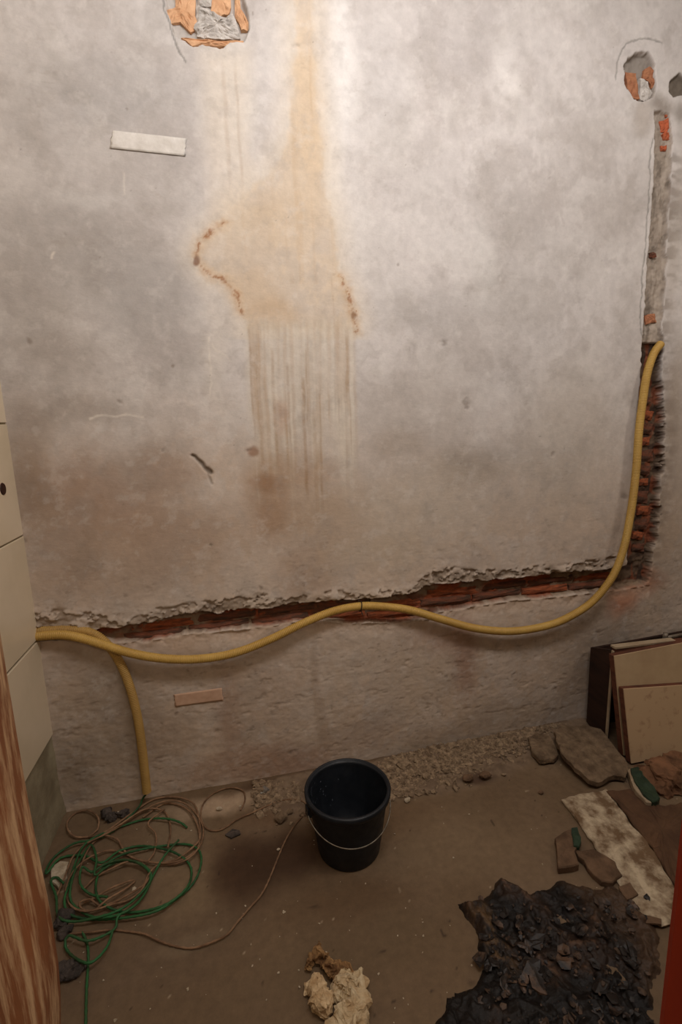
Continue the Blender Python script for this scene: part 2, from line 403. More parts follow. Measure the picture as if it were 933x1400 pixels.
# overall darker, browner dirt towards the damp lower part of the wall
mixc(C, 0.75 * sstep(1.75, 1.05, Z + 0.15 * n_l + 0.10 * (X - 0.4)), (199, 176, 153))
mixc(C, 0.25 * sstep(0.85, 0.2, Z), (190, 165, 136))
cl1 = fbm(wx2 + .1 * n_m, wz2 + .1 * n_m, 3.4, 6, 801, .62); cl2 = fbm(wx2 * 1.2, wz2, 6.5, 6, 811, .65)
hi_ = .45 + .55 * sstep(1.1, 1.7, Z)
mixc(C, .38 * hi_ * sstep(.0, .14, cl1), (180, 173, 169)); mixc(C, .35 * hi_ * sstep(.06, .18, cl2), (216, 211, 207)); mixc(C, .3 * hi_ * sstep(.1, .3, -cl2), (176, 168, 162))
# grey trowel patches and pale streaks
for b_ in [(90, 330, 120, 90, (160, 154, 150), .65), (200, 230, 90, 90, (168, 161, 157), .55), (200, 400, 90, 80, (160, 155, 152), .65), (60, 160, 80, 90, (176, 171, 168), .4),
           (40, 420, 60, 70, (158, 150, 144), .5), (230, 480, 60, 50, (166, 158, 154), .5), (170, 130, 110, 50, (176, 172, 170), .5), (120, 275, 70, 16, (205, 201, 198), .5),
           (140, 205, 25, 40, (202, 196, 192), .5), (95, 560, 100, 25, (150, 138, 128), .5), (70, 480, 90, 30, (160, 150, 142), .4),
           (640, 50, 110, 70, (182, 176, 174), .5), (520, 100, 45, 110, (190, 186, 184), .4), (590, 250, 60, 70, (190, 184, 181), .4), (690, 80, 22, 70, (218, 213, 210), .8), (700, 120, 18, 30, (225, 220, 216), .7),
           (700, 300, 55, 55, (174, 167, 162), .6), (810, 190, 45, 45, (174, 166, 160), .55), (840, 290, 38, 45, (172, 164, 158), .55), (700, 400, 60, 50, (176, 170, 164), .45),
           (630, 330, 55, 30, (208, 203, 200), .6), (600, 430, 90, 40, (186, 181, 178), .5), (660, 360, 20, 60, (214, 210, 206), .6), (520, 380, 40, 80, (204, 199, 196), .5),
           (590, 560, 90, 70, (190, 180, 171), .4), (660, 470, 60, 50, (186, 178, 172), .35), (640, 640, 90, 30, (162, 148, 132), .5), (540, 610, 40, 25, (160, 144, 128), .45),
           (470, 90, 26, 130, (226, 222, 219), .9), (455, 230, 22, 90, (222, 217, 212), .8), (490, 320, 26, 60, (218, 213, 209), .7), (560, 700, 140, 60, (190, 176, 158), .45),
           (310, 130, 40, 120, (222, 216, 208), .55), (225, 40, 60, 40, (204, 200, 198), .4), (290, 470, 14, 110, (214, 206, 198), .75), (300, 440, 30, 60, (208, 200, 193), .5),
           (130, 690, 110, 80, (150, 118, 94), .6), (230, 640, 60, 40, (152, 124, 102), .5), (40, 650, 40, 100, (128, 106, 84), .5), (250, 740, 90, 60, (158, 130, 108), .5), (150, 790, 100, 40, (168, 146, 128), .5),
           (370, 690, 45, 60, (160, 126, 96), .7), (440, 700, 60, 60, (170, 142, 114), .5), (90, 760, 60, 40, (150, 126, 106), .4), (420, 780, 50, 40, (164, 132, 106), .4), (520, 760, 90, 30, (186, 170, 150), .4),
           (780, 600, 80, 120, (188, 174, 156), .4), (900, 720, 60, 160, (150, 130, 108), .45), (925, 560, 20, 90, (150, 132, 112), .6), (925, 320, 16, 120, (176, 166, 156), .5),
           (820, 900, 60, 80, (130, 110, 90), .5), (640, 900, 22, 60, (150, 112, 92), .6), (600, 870, 60, 25, (170, 132, 112), .5), (850, 820, 25, 30, (178, 112, 76), .7), (880, 800, 30, 25, (170, 108, 74), .6),
           (560, 920, 50, 60, (190, 172, 152), .45), (490, 900, 40, 60, (186, 170, 154), .45), (490, 1010, 60, 40, (150, 126, 106), .4), (360, 950, 60, 80, (182, 160, 142), .4), (315, 980, 22, 80, (150, 118, 98), .45),
           (435, 960, 10, 110, (150, 126, 104), .4), (390, 1040, 60, 30, (150, 108, 78), .6), (300, 1050, 70, 25, (160, 124, 96), .5), (150, 980, 80, 100, (136, 118, 98), .5), (100, 1060, 40, 50, (124, 106, 84), .5),
           (700, 980, 80, 30, (150, 134, 116), .5), (600, 1020, 80, 30, (150, 130, 108), .5), (250, 900, 60, 30, (172, 148, 128), .5), (230, 1010, 50, 40, (150, 128, 108), .4), (90, 900, 40, 30, (150, 128, 108), .5)]:
    blob(*b_)
mixc(C, 0.25 * sstep(0.0, 0.7, n_m), (150, 142, 134))
# damp stain
st_px = [(398, -60), (403, 60), (396, 150), (392, 195), (370, 232), (335, 262), (312, 285), (300, 308), (278, 325), (268, 350), (282, 372), (305, 383), (325, 402), (333, 430), (338, 450),
         (486, 452), (490, 440), (484, 410), (472, 384), (462, 360), (458, 310), (448, 260), (440, 190), (433, 80), (430, -60)]
S = W2(st_px); ws = 0.5 * (wx + wx2) ; wzs = 0.5 * (wz + wz2)
sd = poly_sd(X * .4 + wx * .6, Z * .4 + wz * .6, S)
zt = WL(400, 445).z
mixc(C, 0.88 * sstep(-0.008, 0.015, sd + .012 * n_f) * (0.75 + 0.25 * sstep(-.4, .4, n_m)), (208, 190, 168))
mixc(C, .5 * sstep(.0, .02, sd) * sstep(0, .2, cl2), (216, 198, 176))
mixc(C, 0.55 * sstep(-0.10, 0.02, sd) * (1 - sstep(-0.01, 0.03, sd)) * (Z > zt - .05), (222, 208, 188))
blob(420, 160, 26, 120, (208, 182, 148), .4); blob(370, 300, 70, 50, (206, 184, 156), .3); blob(350, 395, 40, 40, (206, 180, 148), .35); blob(370, 425, 45, 22, (200, 170, 134), .4)
# fine vertical runs above the niche's foot and inside the stain
colx = X + 0.006 * fbm(X, Z, 8, 3, 171)
vr = fbm(colx, Z * 0.04, 55, 3, 181)
mixc(C, 0.35 * sstep(0.1, 0.6, vr) * sstep(-0.02, 0.03, sd) * (Z > 2.0), (196, 170, 138))
vr2 = fbm(colx, Z * 0.04, 30, 2, 191); pr = W2([(270, 66), (345, 66), (345, 330), (285, 330)])
sp_ = poly_sd(X, Z, pr)
mixc(C, 0.4 * sstep(-0.03, 0.05, sp_), (220, 206, 188)); mixc(C, 0.45 * sstep(0.2, 0.5, vr2) * sstep(0, 0.05, sp_), (204, 176, 146))
# rust-brown tide marks on the stain's two shoulders
edge_l = line_d(wx + .006 * n_f, wz + .006 * n_f, W2([(306, 305), (290, 318), (272, 330), (270, 352), (284, 372), (304, 384), (324, 404), (331, 428)]))
edge_r = line_d(wx + .006 * n_f, wz + .006 * n_f, W2([(466, 378), (474, 395), (479, 412), (486, 432), (489, 455)]))
brk = sstep(-0.35, 0.15, fbm(X, Z, 60, 4, 201, .7)); scr = .014 * fbm(X, Z, 55, 4, 202, .7)
edge_l = np.abs(edge_l + scr); edge_r = np.abs(edge_r + scr)
for e_ in (edge_l, edge_r):
    mixc(C, 0.35 * (1 - sstep(0.0, 0.035, e_)), (204, 170, 128))
    mixc(C, 0.8 * brk * (1 - sstep(0.0005, 0.006, e_)), (136, 84, 50)); mixc(C, 0.35 * brk * (1 - sstep(0.004, 0.018, e_)), (176, 130, 90))
blob(902, 138, 15, 16, (132, 120, 108), .7); blob(925, 150, 12, 14, (128, 118, 108), .6); blob(880, 155, 14, 30, (176, 164, 152), .5)
blob(272, 352, 6, 8, (120, 74, 44), .8, .6); blob(487, 432, 4, 8, (130, 88, 54), .7, .6)
# comb of runs below the stain
zb = WL(400, 445).z; zc = WL(400, 660).z
run = fbm(colx, Z * 0.02, 75, 3, 211); run2 = fbm(colx + 3, Z * 0.05, 34, 2, 221)
xl1, xr1 = WL(338, 500).x, WL(484, 500).x
band = sstep(xl1 - 0.02, xl1 + 0.03, X + .02 * n_m) * (1 - sstep(xr1 - 0.01, xr1 + 0.02, X))
run_end = zc + 0.22 * (vn(colx * 28, Z * 0, 231) - 0.5)
vb = band * (1 - sstep(zb - 0.02, zb + 0.03, Z + .03 * n_m)) * sstep(run_end - 0.08, run_end + 0.22, Z)
mixc(C, 0.55 * vb, (205, 192, 174))
mixc(C, 0.7 * vb * sstep(0.0, 0.4, run) * (.6 + .4 * n_m), (220, 211, 198))
mixc(C, 0.42 * vb * sstep(0.05, 0.5, -run) * (.7 + .9 * n_m), (176, 144, 110))
mixc(C, 0.22 * vb * sstep(0.1, 0.5, run2), (176, 144, 112))
for (a, b, c_, d_, s_) in [(340, 450, 600, 1.8, .6), (350, 470, 640, 2.6, .4), (372, 480, 640, 2.5, .5), (393, 500, 620, 2, .5), (415, 520, 680, 2.6, .75), (430, 560, 700, 3, .5), (437, 540, 690, 2, .6),
                          (474, 450, 560, 3, .6), (478, 520, 620, 1.2, .5), (418, 480, 590, 1.6, .6), (380, 590, 650, 6, .4), (455, 380, 560, 1.4, .3), (305, 90, 250, 3, .3), (322, 90, 260, 2, .3)]:
    p0 = WL(a, b); p1 = WL(a, c_); hw = d_ * 0.003
    mm = (1 - sstep(hw * .3, hw * 1.2, np.abs(colx - p0.x))) * sstep(p1.z - .05, p1.z + .08, Z) * (1 - sstep(p0.z - .01, p0.z + .02, Z))
    mixc(C, s_ * .7 * mm * (.8 + .6 * n_f), (156, 122, 84))
blob(345, 615, 12, 7, (142, 100, 70), .7, .7); blob(385, 575, 12, 22, (178, 138, 110), .5)
blob(400, 640, 60, 30, (168, 138, 110), .5); blob(365, 660, 26, 14, (150, 112, 80), .6)
# little pale scratches
for pl, s_ in (([(122, 571), (165, 569), (195, 569)], .7), ([(284, 462), (290, 500), (286, 540)], .6), ([(292, 470), (315, 495)], .4), ([(640, 905), (700, 890)], .3), ([(70, 356), (73, 345)], .6), ([(168, 235), (170, 268)], .4)):
    mixc(C, s_ * (1 - sstep(0.001, 0.006, line_d(wx, wz, W2(pl)))), (222, 214, 204))
fm = fbm(X * .55, Z, 75, 3, 271 + 5); tick = sstep(.42, .6, fm) * (.25 + .75 * low) * sstep(-.1, .3, n_m)
bump -= 0; mixc(C, .45 * tick, (126, 108, 92)); mixc(C, .22 * sstep(.1, .5, fbm(X, Z, 18, 5, 281, .7)), (168, 160, 154)); mixc(C, .18 * sstep(.1, .5, fbm(X, Z, 24, 5, 282, .7)), (226, 221, 216))
mixc(C, 0.5 * pitm * sstep(-.5, .4, n_f), (118, 104, 92)); mixc(C, 0.85 * gouge, (104, 92, 80)); mixc(C, 0.62 * seam, (104, 102, 96))
mixc(C, 0.25 * np.clip(drag * 4, 0, 1), (120, 100, 82))
speck = vn(X * 90, Z * 90, 241); mixc(C, 0.5 * sstep(0.975, 0.995, speck) * (n_m > 0), (120, 108, 96))
# channel interiors
mixc(C, lip * 0.5, (160, 144, 126)); mixc(C, chip * .6, (138, 120, 102)); mixc(C, lip * sstep(0.15, .5, -rough_n) * .6, (120, 104, 90))
mixc(C, shelf * 0.5, (186, 160, 138))
mixc(C, in_m, (138, 118, 98)); mixc(C, in_m * sstep(-.1, .4, n_f), (112, 90, 72))
tm = sstep(0, .008, sd_t) * (X < WL(760, 800).x)
mixc(C, tm * sstep(-.25, .25, fbm(X, Z * 2.2, 9, 4, 251)), (146, 78, 50))
mixc(C, tm * sstep(.1, .4, fbm(X, Z * 2, 12, 3, 252)), (106, 72, 56))
cm = sstep(0, .008, sd_c) * (Z > 1.8)
mixc(C, cm, (158, 146, 134)); mixc(C, cm * .8 * sstep(-.1, .35, fbm(X, Z * .6, 30, 5, 261, .7)), (112, 102, 92)); mixc(C, cm * .6 * sstep(0, .3, fbm(X * 1.5, Z * .3, 20, 4, 264)), (186, 174, 162)); 
cl = sstep(0, .008, sd_c) * (Z <= 1.8)
mixc(C, cl, (104, 86, 70)); mixc(C, cl * sstep(-.2, .3, fbm(X, Z, 30, 3, 262)), (70, 54, 44)); mixc(C, cl * .7 * sstep(.05, .3, fbm(X * 1.5, Z * .5, 24, 3, 263)), (140, 76, 50))
mixc(C, sstep(0, .006, sd_n), (186, 180, 174)); mixc(C, sstep(0, .006, sd_h), (148, 140, 132)); mixc(C, sstep(0, .006, sd_s) * .8, (104, 98, 90))
# dirty halo right of the ragged channel
halo = sstep(0.10, 0.0, X - xr) * (X > xr) * (1 - in_m) * (Z > z_lo) * (Z < 2.55)
mixc(C, halo * 0.5 * sstep(-.3, .3, fbm(X * .4, Z, 40, 3, 271)), (120, 106, 92))
wall_back = link('wall_back', grid_mesh('wall_back', X, Yw, Z, C), M_wall)
setp(wall_back, kind='structure')

# ---- bricks showing in the channels
def brick_mesh(name, w_, h_, d_, seed):
    rnd = random.Random(seed); nx, nz = 5, 3
    vs = []; fs = []
    for j in range(nz + 1):
        for i in range(nx + 1):
            e = 0.006 if i in (0, nx) or j in (0, nz) else 0
            vs.append((-w_ / 2 + w_ * i / nx + rnd.uniform(-.003, .003), e + rnd.uniform(0, .006), -h_ / 2 + h_ * j / nz + rnd.uniform(-.002, .002)))
    idx = lambda i, j: j * (nx + 1) + i
    for j in range(nz):
        for i in range(nx): fs.append((idx(i, j), idx(i + 1, j), idx(i + 1, j + 1), idx(i, j + 1)))
    b = len(vs)
    vs += [(-w_ / 2, d_, -h_ / 2), (w_ / 2, d_, -h_ / 2), (w_ / 2, d_, h_ / 2), (-w_ / 2, d_, h_ / 2)]
    fs += [tuple([b, b + 1] + [idx(i, 0) for i in range(nx, -1, -1)]), tuple([b + 2, b + 3] + [idx(i, nz) for i in range(nx + 1)]),
           tuple([b + 3, b] + [idx(0, j) for j in range(nz + 1)]), tuple([b + 1, b + 2] + [idx(nx, j) for j in range(nz, -1, -1)]), (b + 3, b + 2, b + 1, b)]
    me = mesh_py(name, vs, fs)
    return me
long_bricks = [brick_mesh('long_brick', 0.235, 0.05, 0.03, s) for s in (1, 2, 3)]
for k, me in enumerate(long_bricks): me.materials.append((M_brick, M_brick_d, M_brick_d)[k])
x0 = WL(165, 865).x; i = 0
while x0 < WL(790, 800).x:
    xm = x0 + 0.1175
    zc_ = 0.5 * (np.interp(xm, U[:, 0], U[:, 1]) + np.interp(xm, L[:, 0], L[:, 1]))
    for dz, dep, k in ((0.012, 0.034, i), (-0.026, 0.027, i + 1)):
        me = long_bricks[(0, 1, 2, 1, 0, 0, 1, 2)[(k) % 8]]
        o = link('brick', me, None, wall_back)
        o.location = (xm + (0.03 if dz > 0 else 0), Y_WALL + dep, zc_ + dz - 0.004); o.rotation_euler = (0, random.uniform(-.03, .01) , random.uniform(-.02, .02))
        o.scale = (1, 1, 0.62)
    x0 += 0.247; i += 1
short = [brick_mesh('short_brick', 0.085, 0.058, 0.03, s) for s in (4, 5, 6)]
for k, me in enumerate(short): me.materials.append((M_brick, M_brick_d, M_brick_d)[k])
zz = 0.86; i = 0
while zz < 1.58:
    xm = 0.5 * (np.interp(zz, A[:, 1], A[:, 0]) + np.interp(zz, B[:, 1], B[:, 0]))
    o = link('brick', short[(1, 0, 2, 0, 1, 0, 2)[i % 7]], None, wall_back)
    o.location = (xm + random.uniform(.006, .024), Y_WALL + 0.024 + random.uniform(-.002, .004), zz); o.rotation_euler = (random.uniform(-.06, .06), random.uniform(-.3, .3), random.uniform(-.25, .25))
    sc_ = random.uniform(.5, 1.0); o.scale = (random.uniform(.5, .8), 1, sc_); zz += 0.026 + .042 * sc_ + random.uniform(0, .010); i += 1
def patch(px_poly, off, m, name='brick', seed=0, thick=0.02, relief=0.004):
    """a broken piece with the given outline, standing off the wall plane by off"""
    P = [WL(a, b, off) for a, b in px_poly]; c = sum(P, Vector()) / len(P); rnd = random.Random(seed)
    bm = bmesh.new(); pts = []
    for a, b in zip(P, P[1:] + P[:1]):
        for t in (0, 0.5): pts.append(a.lerp(b, t) + Vector((rnd.uniform(-.003, .003), 0, rnd.uniform(-.003, .003))))
    top = [bm.verts.new(p + Vector((0, rnd.uniform(-relief, relief) * .5, 0))) for p in pts]
    mid = [bm.verts.new(c.lerp(p, 0.55) + Vector((0, -abs(rnd.uniform(0, relief)) - .001, 0))) for p in pts]
    cv = bm.verts.new(c + Vector((0, -relief * .6, 0))); bot = [bm.verts.new(p + Vector((0, thick, 0))) for p in pts]; n = len(pts)
    for k in range(n):
        k2 = (k + 1) % n
        bm.faces.new((top[k], top[k2], mid[k2], mid[k])); bm.faces.new((mid[k], mid[k2], cv)); bm.faces.new((top[k], bot[k], bot[k2], top[k2]))
    bmesh.ops.subdivide_edges(bm, edges=list(bm.edges), cuts=2, use_grid_fill=True)
    for v in bm.verts: v.co += Vector((.2, 1, .2)) * (mn.noise(v.co * 70 + Vector((seed, 0, 0))) * relief * 1.4 + mn.noise(v.co * 200) * relief * .6)
    return link(name, bm_mesh(name, bm), m, wall_back)
B_or = mat('clay_brick_bright', (198, 104, 70), (160, 92, 64), 0.95, 30, bump=0.6, bscale=90, bdist=0.004)
patch([(240, -30), (267, -30), (268, 20), (270, 38), (262, 46), (248, 30), (232, 32), (228, 15), (240, 8)], -0.014, M_brick_l, seed=1)
patch([(292, -30), (314, -30), (316, 10), (312, 20), (300, 22), (290, 14)], -0.014, M_brick_l, seed=2)
patch([(318, -30), (326, -30), (330, 12), (341, 34), (338, 42), (330, 40), (322, 22)], -0.012, M_brick_l, seed=3)
patch([(248, 50), (270, 54), (300, 56), (334, 54), (333, 61), (300, 63), (262, 62)], -0.008, M_brick_l, seed=4)
patch([(270, 8), (292, 16), (310, 24), (318, 18), (326, 36), (328, 52), (300, 54), (270, 50), (266, 40)], -0.012, M_mortar, 'mortar_patch', 5, relief=.008)
patch([(268, -30), (290, -30), (290, 10), (270, 8)], -0.016, M_mortar, 'mortar_patch', 6)
B_ho = mat('clay_brick_tan', (182, 128, 94), (160, 106, 78), 0.95, 25, bump=0.5, bscale=70, bdist=0.004)
patch([(855, 98), (870, 100), (873, 116), (875, 136), (864, 134), (857, 120)], -0.014, B_ho, seed=7)
patch([(882, 96), (890, 90), (897, 94), (897, 116), (893, 120), (888, 112), (880, 108)], -0.013, B_ho, seed=8)
patch([(876, 106), (887, 112), (892, 128), (886, 142), (876, 134)], -0.013, M_mortar, 'mortar_patch', 9)
for k, pl in enumerate(([(906, 150), (912, 147), (918, 150), (917, 158), (911, 160)], [(903, 166), (914, 162), (917, 174), (912, 180), (904, 180)], [(905, 183), (915, 180), (916, 190), (908, 192)],
                        [(903, 200), (912, 198), (912, 206), (905, 206)])):
    patch(pl, -0.010, B_or, seed=20 + k)
patch([(882, 431), (897, 428), (897, 441), (884, 443)], -0.012, B_ho, seed=30)
patch([(889, 345), (898, 345), (898, 352), (889, 352)], -0.011, M_brick_d, seed=31)

# ============================================================ FLOOR
fx = np.concatenate([[-0.82], np.arange(-0.77, 2.0, 0.006), [2.2, 2.5, X_RIGHT + .02]]); fy = np.concatenate([[-1.2, 0.0, 0.4], np.arange(0.7, 1.97, 0.006)])
FX, FY = np.meshgrid(fx, fy)
g_f = fbm(FX, FY, 30, 4, 301); g_m = fbm(FX, FY, 8, 4, 311); g_l = fbm(FX, FY, 2.5, 3, 321)
fwx = FX + .015 * fbm(FX, FY, 18, 3, 331); fwy = FY + .015 * fbm(FX, FY, 18, 3, 341)
FC = np.empty(FX.shape + (3,)); FC[:] = lin((108, 88, 66))
def fblob(px, py, rx, ry, c, s, soft=1.0):
    p = FL(px, py); qx = abs(FL(px + rx, py).x - p.x); qy = abs(FL(px, py + ry).y - p.y)
    d = np.hypot((fwx + .03 * g_m - p.x) / qx, (fwy + .03 * g_m - p.y) / qy)
    mixc(FC, s * (1 - sstep(1 - .75 * soft, 1 + .35 * soft, d)), c)
mixc(FC, .5 * sstep(-.2, .5, g_m), (112, 92, 72)); mixc(FC, .4 * sstep(0, .5, g_l), (134, 112, 88))
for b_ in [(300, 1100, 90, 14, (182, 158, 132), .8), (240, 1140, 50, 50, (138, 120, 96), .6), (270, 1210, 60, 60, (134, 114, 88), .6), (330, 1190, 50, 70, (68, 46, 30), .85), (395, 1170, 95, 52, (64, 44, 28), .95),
           (390, 1110, 60, 14, (96, 68, 48), .6), (560, 1120, 70, 30, (104, 80, 56), .5), (480, 1230, 110, 40, (92, 70, 48), .6), (620, 1150, 110, 60, (128, 108, 84), .5), (230, 1300, 120, 70, (104, 86, 68), .5),
           (430, 1330, 140, 60, (98, 80, 58), .5), (560, 1270, 70, 60, (100, 82, 60), .5), (260, 1290, 50, 14, (124, 106, 84), .6), (130, 1160, 90, 60, (112, 92, 70), .5), (740, 1100, 60, 30, (110, 90, 68), .5),
           (110, 1330, 40, 60, (96, 78, 62), .5), (410, 1230, 6, 4, (60, 42, 30), .0), (425, 1247, 9, 4, (60, 44, 32), .7), (650, 1345, 8, 6, (60, 44, 32), .5)]:
    fblob(*b_)
sk = vn(FX * 55, FY * 55, 351); mixc(FC, .8 * sstep(.965, .985, sk), (56, 42, 32)); sk2 = vn(FX * 60 + 9, FY * 60, 352); mixc(FC, .6 * sstep(.975, .99, sk2), (180, 162, 136))
FZ = 0.0015 * g_m + .0006 * g_f
# gritty mound where wall meets floor
mp = F2([(335, 1100), (345, 1068), (430, 1050), (560, 1030), (660, 1010), (740, 985), (800, 970), (820, 1010), (760, 1030), (700, 1062), (650, 1080), (560, 1092), (520, 1100), (430, 1105), (420, 1130), (370, 1118)])
sdm = poly_sd(fwx, fwy, mp)
mound = sstep(-.01, .05, sdm) * sstep(FL(320, 1090).x, FL(350, 1090).x + .1, FX)
FZ += mound * (0.006 + .02 * sstep(1.75, 1.93, FY) + .006 * g_f)
mixc(FC, mound * .85, (128, 108, 88)); mixc(FC, mound * sstep(-.1, .4, g_f) * .6, (96, 78, 62))
fblob(655, 1065, 30, 10, (72, 50, 36), .8); fblob(350, 1075, 30, 8, (70, 46, 32), .5)
floor = link('floor', grid_mesh('floor', FX, FY, FZ, FC), M_floor); setp(floor, kind='structure')

# ============================================================ OTHER WALLS
yy = np.concatenate([[Y_FRONT - .15], np.arange(0.9, 1.95, 0.012)]); zz_ = np.concatenate([np.arange(-.02, 0.5, .012), [1, 2, Z_CEIL]])
LY, LZ = np.meshgrid(yy, zz_); LX = X_LEFT + .004 * fbm(LY, LZ, 18, 4, 401) + 0.012 * sstep(.12, 0, LZ) + .006 * sstep(1.9, 1.93, LY)
wl_ = link('wall_left', grid_mesh('wall_left', LX, LY, LZ), M_lwall); setp(wl_, kind='structure')
# tiles
def tile_mesh():
    bm = bmesh.new(); box_bm(bm, (-.0045, -.2985, -.1935), (.0045, .2985, .1935)); 
    bmesh.ops.bevel(bm, geom=list(bm.edges), offset=.0014, segments=1, affect='EDGES')
    return bm_mesh('tile', bm)
tm_ = tile_mesh(); tm_.materials.append(M_tile)
zj = 0.339; tile_hole = None
for r in range(8):
    hgt = 0.3935 if r else 0.3985
    for c in range(3):
        yc = 1.941 - 0.2985 - 0.6 * c
        if yc < 0.5: continue
        if zj + hgt > Z_CEIL + .1: continue
        o = link('tile', tm_, None, wl_); o.location = (X_LEFT + .0045 + .001 * (c % 2) , yc, zj + hgt / 2)
        if c == 0 and r == 2: tile_hole = o
    zj += hgt
# brown plug in a tile: ring and recessed centre
p = LW(4, 668.5, X_LEFT + .0095)
bm = bmesh.new(); bmesh.ops.create_cone(bm, cap_ends=True, segments=20, radius1=.021, radius2=.019, depth=.003)
bmesh.ops.rotate(bm, verts=bm.verts, cent=(0, 0, 0), matrix=Matrix.Rotation(math.pi / 2, 3, 'Y'))
o = link('wall_plug', bm_mesh('wall_plug', bm, False), M_plug, tile_hole); o.location = (.0055, p.y - tile_hole.location.y, p.z - tile_hole.location.z)
o['label'] = 'dark brown round plug filling a drilled hole'
o = box('wall_right', (X_RIGHT, Y_FRONT - .15, -.02), (X_RIGHT + .08, Y_WALL + .02, Z_CEIL), M_plain); setp(o, kind='structure')
o = box('ceiling', (X_LEFT - .1, Y_FRONT - .15, Z_CEIL), (X_RIGHT + .1, Y_WALL + .1, Z_CEIL + .1), M_ceil); setp(o, kind='structure')
# front wall with the doorway the camera looks through
bm = bmesh.new()
box_bm(bm, (X_LEFT - .1, Y_FRONT - .14, 0), (-.245, Y_FRONT - .01, Z_CEIL)); box_bm(bm, (.57, Y_FRONT - .14, 0), (X_RIGHT + .05, Y_FRONT - .01, Z_CEIL)); box_bm(bm, (-.245, Y_FRONT - .14, 2.14), (.57, Y_FRONT - .01, Z_CEIL))
setp(link('wall_front', bm_mesh('wall_front', bm), M_plain), kind='structure')
def jamb(name, xin, side, m, bulge):
    """vertical post, rounded arris; side=-1 lies left of xin"""
    zs_ = np.linspace(0, 2.1, 64); vs = []; fs = []
    prof = [(0.0, 0.012), (0.003, 0.004), (0.012, 0.0), (0.138, 0.0), (0.147, 0.004), (0.15, 0.012), (0.15, 0.045), (0.0, 0.045)]
    for z in zs_:
        b = bulge(z)
        for (d, t) in prof: vs.append((xin + side * (t - b), Y_FRONT - .15 + d, z))
    n = len(prof)
    for i in range(len(zs_) - 1):
        for k in range(n): fs.append((i * n + k, i * n + (k + 1) % n, (i + 1) * n + (k + 1) % n, (i + 1) * n + k))
    fs += [tuple(range(n)), tuple((len(zs_) - 1) * n + k for k in range(n))]
    bm = bmesh.new(); me0 = mesh_py(name, vs, fs); bm.from_mesh(me0)
    o = link(name, bm_mesh(name, bm), m); setp(o, kind='structure'); return o
j1 = jamb('trim_1', -.200, -1, M_jamb, lambda z: .004 * math.exp(-((z - 1.03) / .10) ** 2) - .012 * max(0, (.98 - z) / .15) * (z > .5) if z > .83 else -.012)
j1['label'] = 'worn brown door jamb with pale vertical scratches'
j2 = jamb('trim_2', .521, 1, M_jamb2, lambda z: 0)
j2['label'] = 'glossy orange-red door jamb'
setp(box('trim_3', (-.245, Y_FRONT - .15, 2.1), (.566, Y_FRONT, 2.145), M_jamb2), kind='structure')

# ============================================================ YELLOW CONDUIT
def ribbed(r0):
    def f(S, A):
        return r0 + 0.0011 * np.sign(np.sin(S * 2 * np.pi / 0.0068)) * np.minimum(1, np.abs(np.sin(S * 2 * np.pi / 0.0068)) * 2)
    return f
h1 = [(904, 470, .004), (894, 484, .012), (885, 512, .02), (879, 550, .026), (874, 590, .03), (870, 645, .034), (863, 700, .04), (853, 750, .05), (838, 788, .056), (813, 820, .056), (785, 840, .054), (750, 855, .05),
      (700, 863, .048), (650, 859, .044), (605, 847, .038), (560, 834, .03), (520, 829, .024), (490, 829, .022), (455, 836, .028), (415, 852, .036), (370, 874, .042), (320, 893, .044), (270, 901, .044), (220, 900, .044),
      (175, 892, .042), (140, 881, .038), (110, 872, .032), (85, 868, .024), (62, 869, .014), (40, 871, .01)]
c1 = link('yellow_conduit', tube('yellow_conduit', [WL(a, b, o_) for a, b, o_ in h1], ribbed(.0165), 16, .0017, .02, closed_ends='hollow'), M_hose)
setp(c1, 'long yellow corrugated conduit sagging along the wall channel up to the right', 'conduit')
h2 = [(40, 863, -.004), (62, 862, -.002), (95, 861, .0), (122, 864, .004), (142, 876, .006), (157, 894, .010), (170, 918, .018), (181, 950, .026), (189, 985, .03), (194, 1020, .032), (198, 1055, .036), (201, 1083, .04)]
c2 = link('yellow_conduit', tube('yellow_conduit_short', [WL(a, b, o_) for a, b, o_ in h2], ribbed(.0160), 16, .0017, .02, closed_ends='hollow'), M_hose2)
setp(c2, 'short yellow corrugated conduit hanging down near the left corner to its cut end', 'conduit')
# wire loop that ties the conduit in the channel
q = WL(493, 829, .024); ring = [q + Vector((0.004 * math.sin(a), .0195 * math.cos(a), .0195 * math.sin(a) * 1.05)) for a in np.linspace(0, 2 * math.pi * .97, 20)]
ring = [q + Vector((0, .03, .03))] + ring + [q + Vector((.006, -.014, -.034))]
setp(link('wire_tie', tube('wire_tie', ring, .0022, 6, .004, .01), M_wire), 'dark wire loop tying the long yellow conduit at mid span', 'wire')

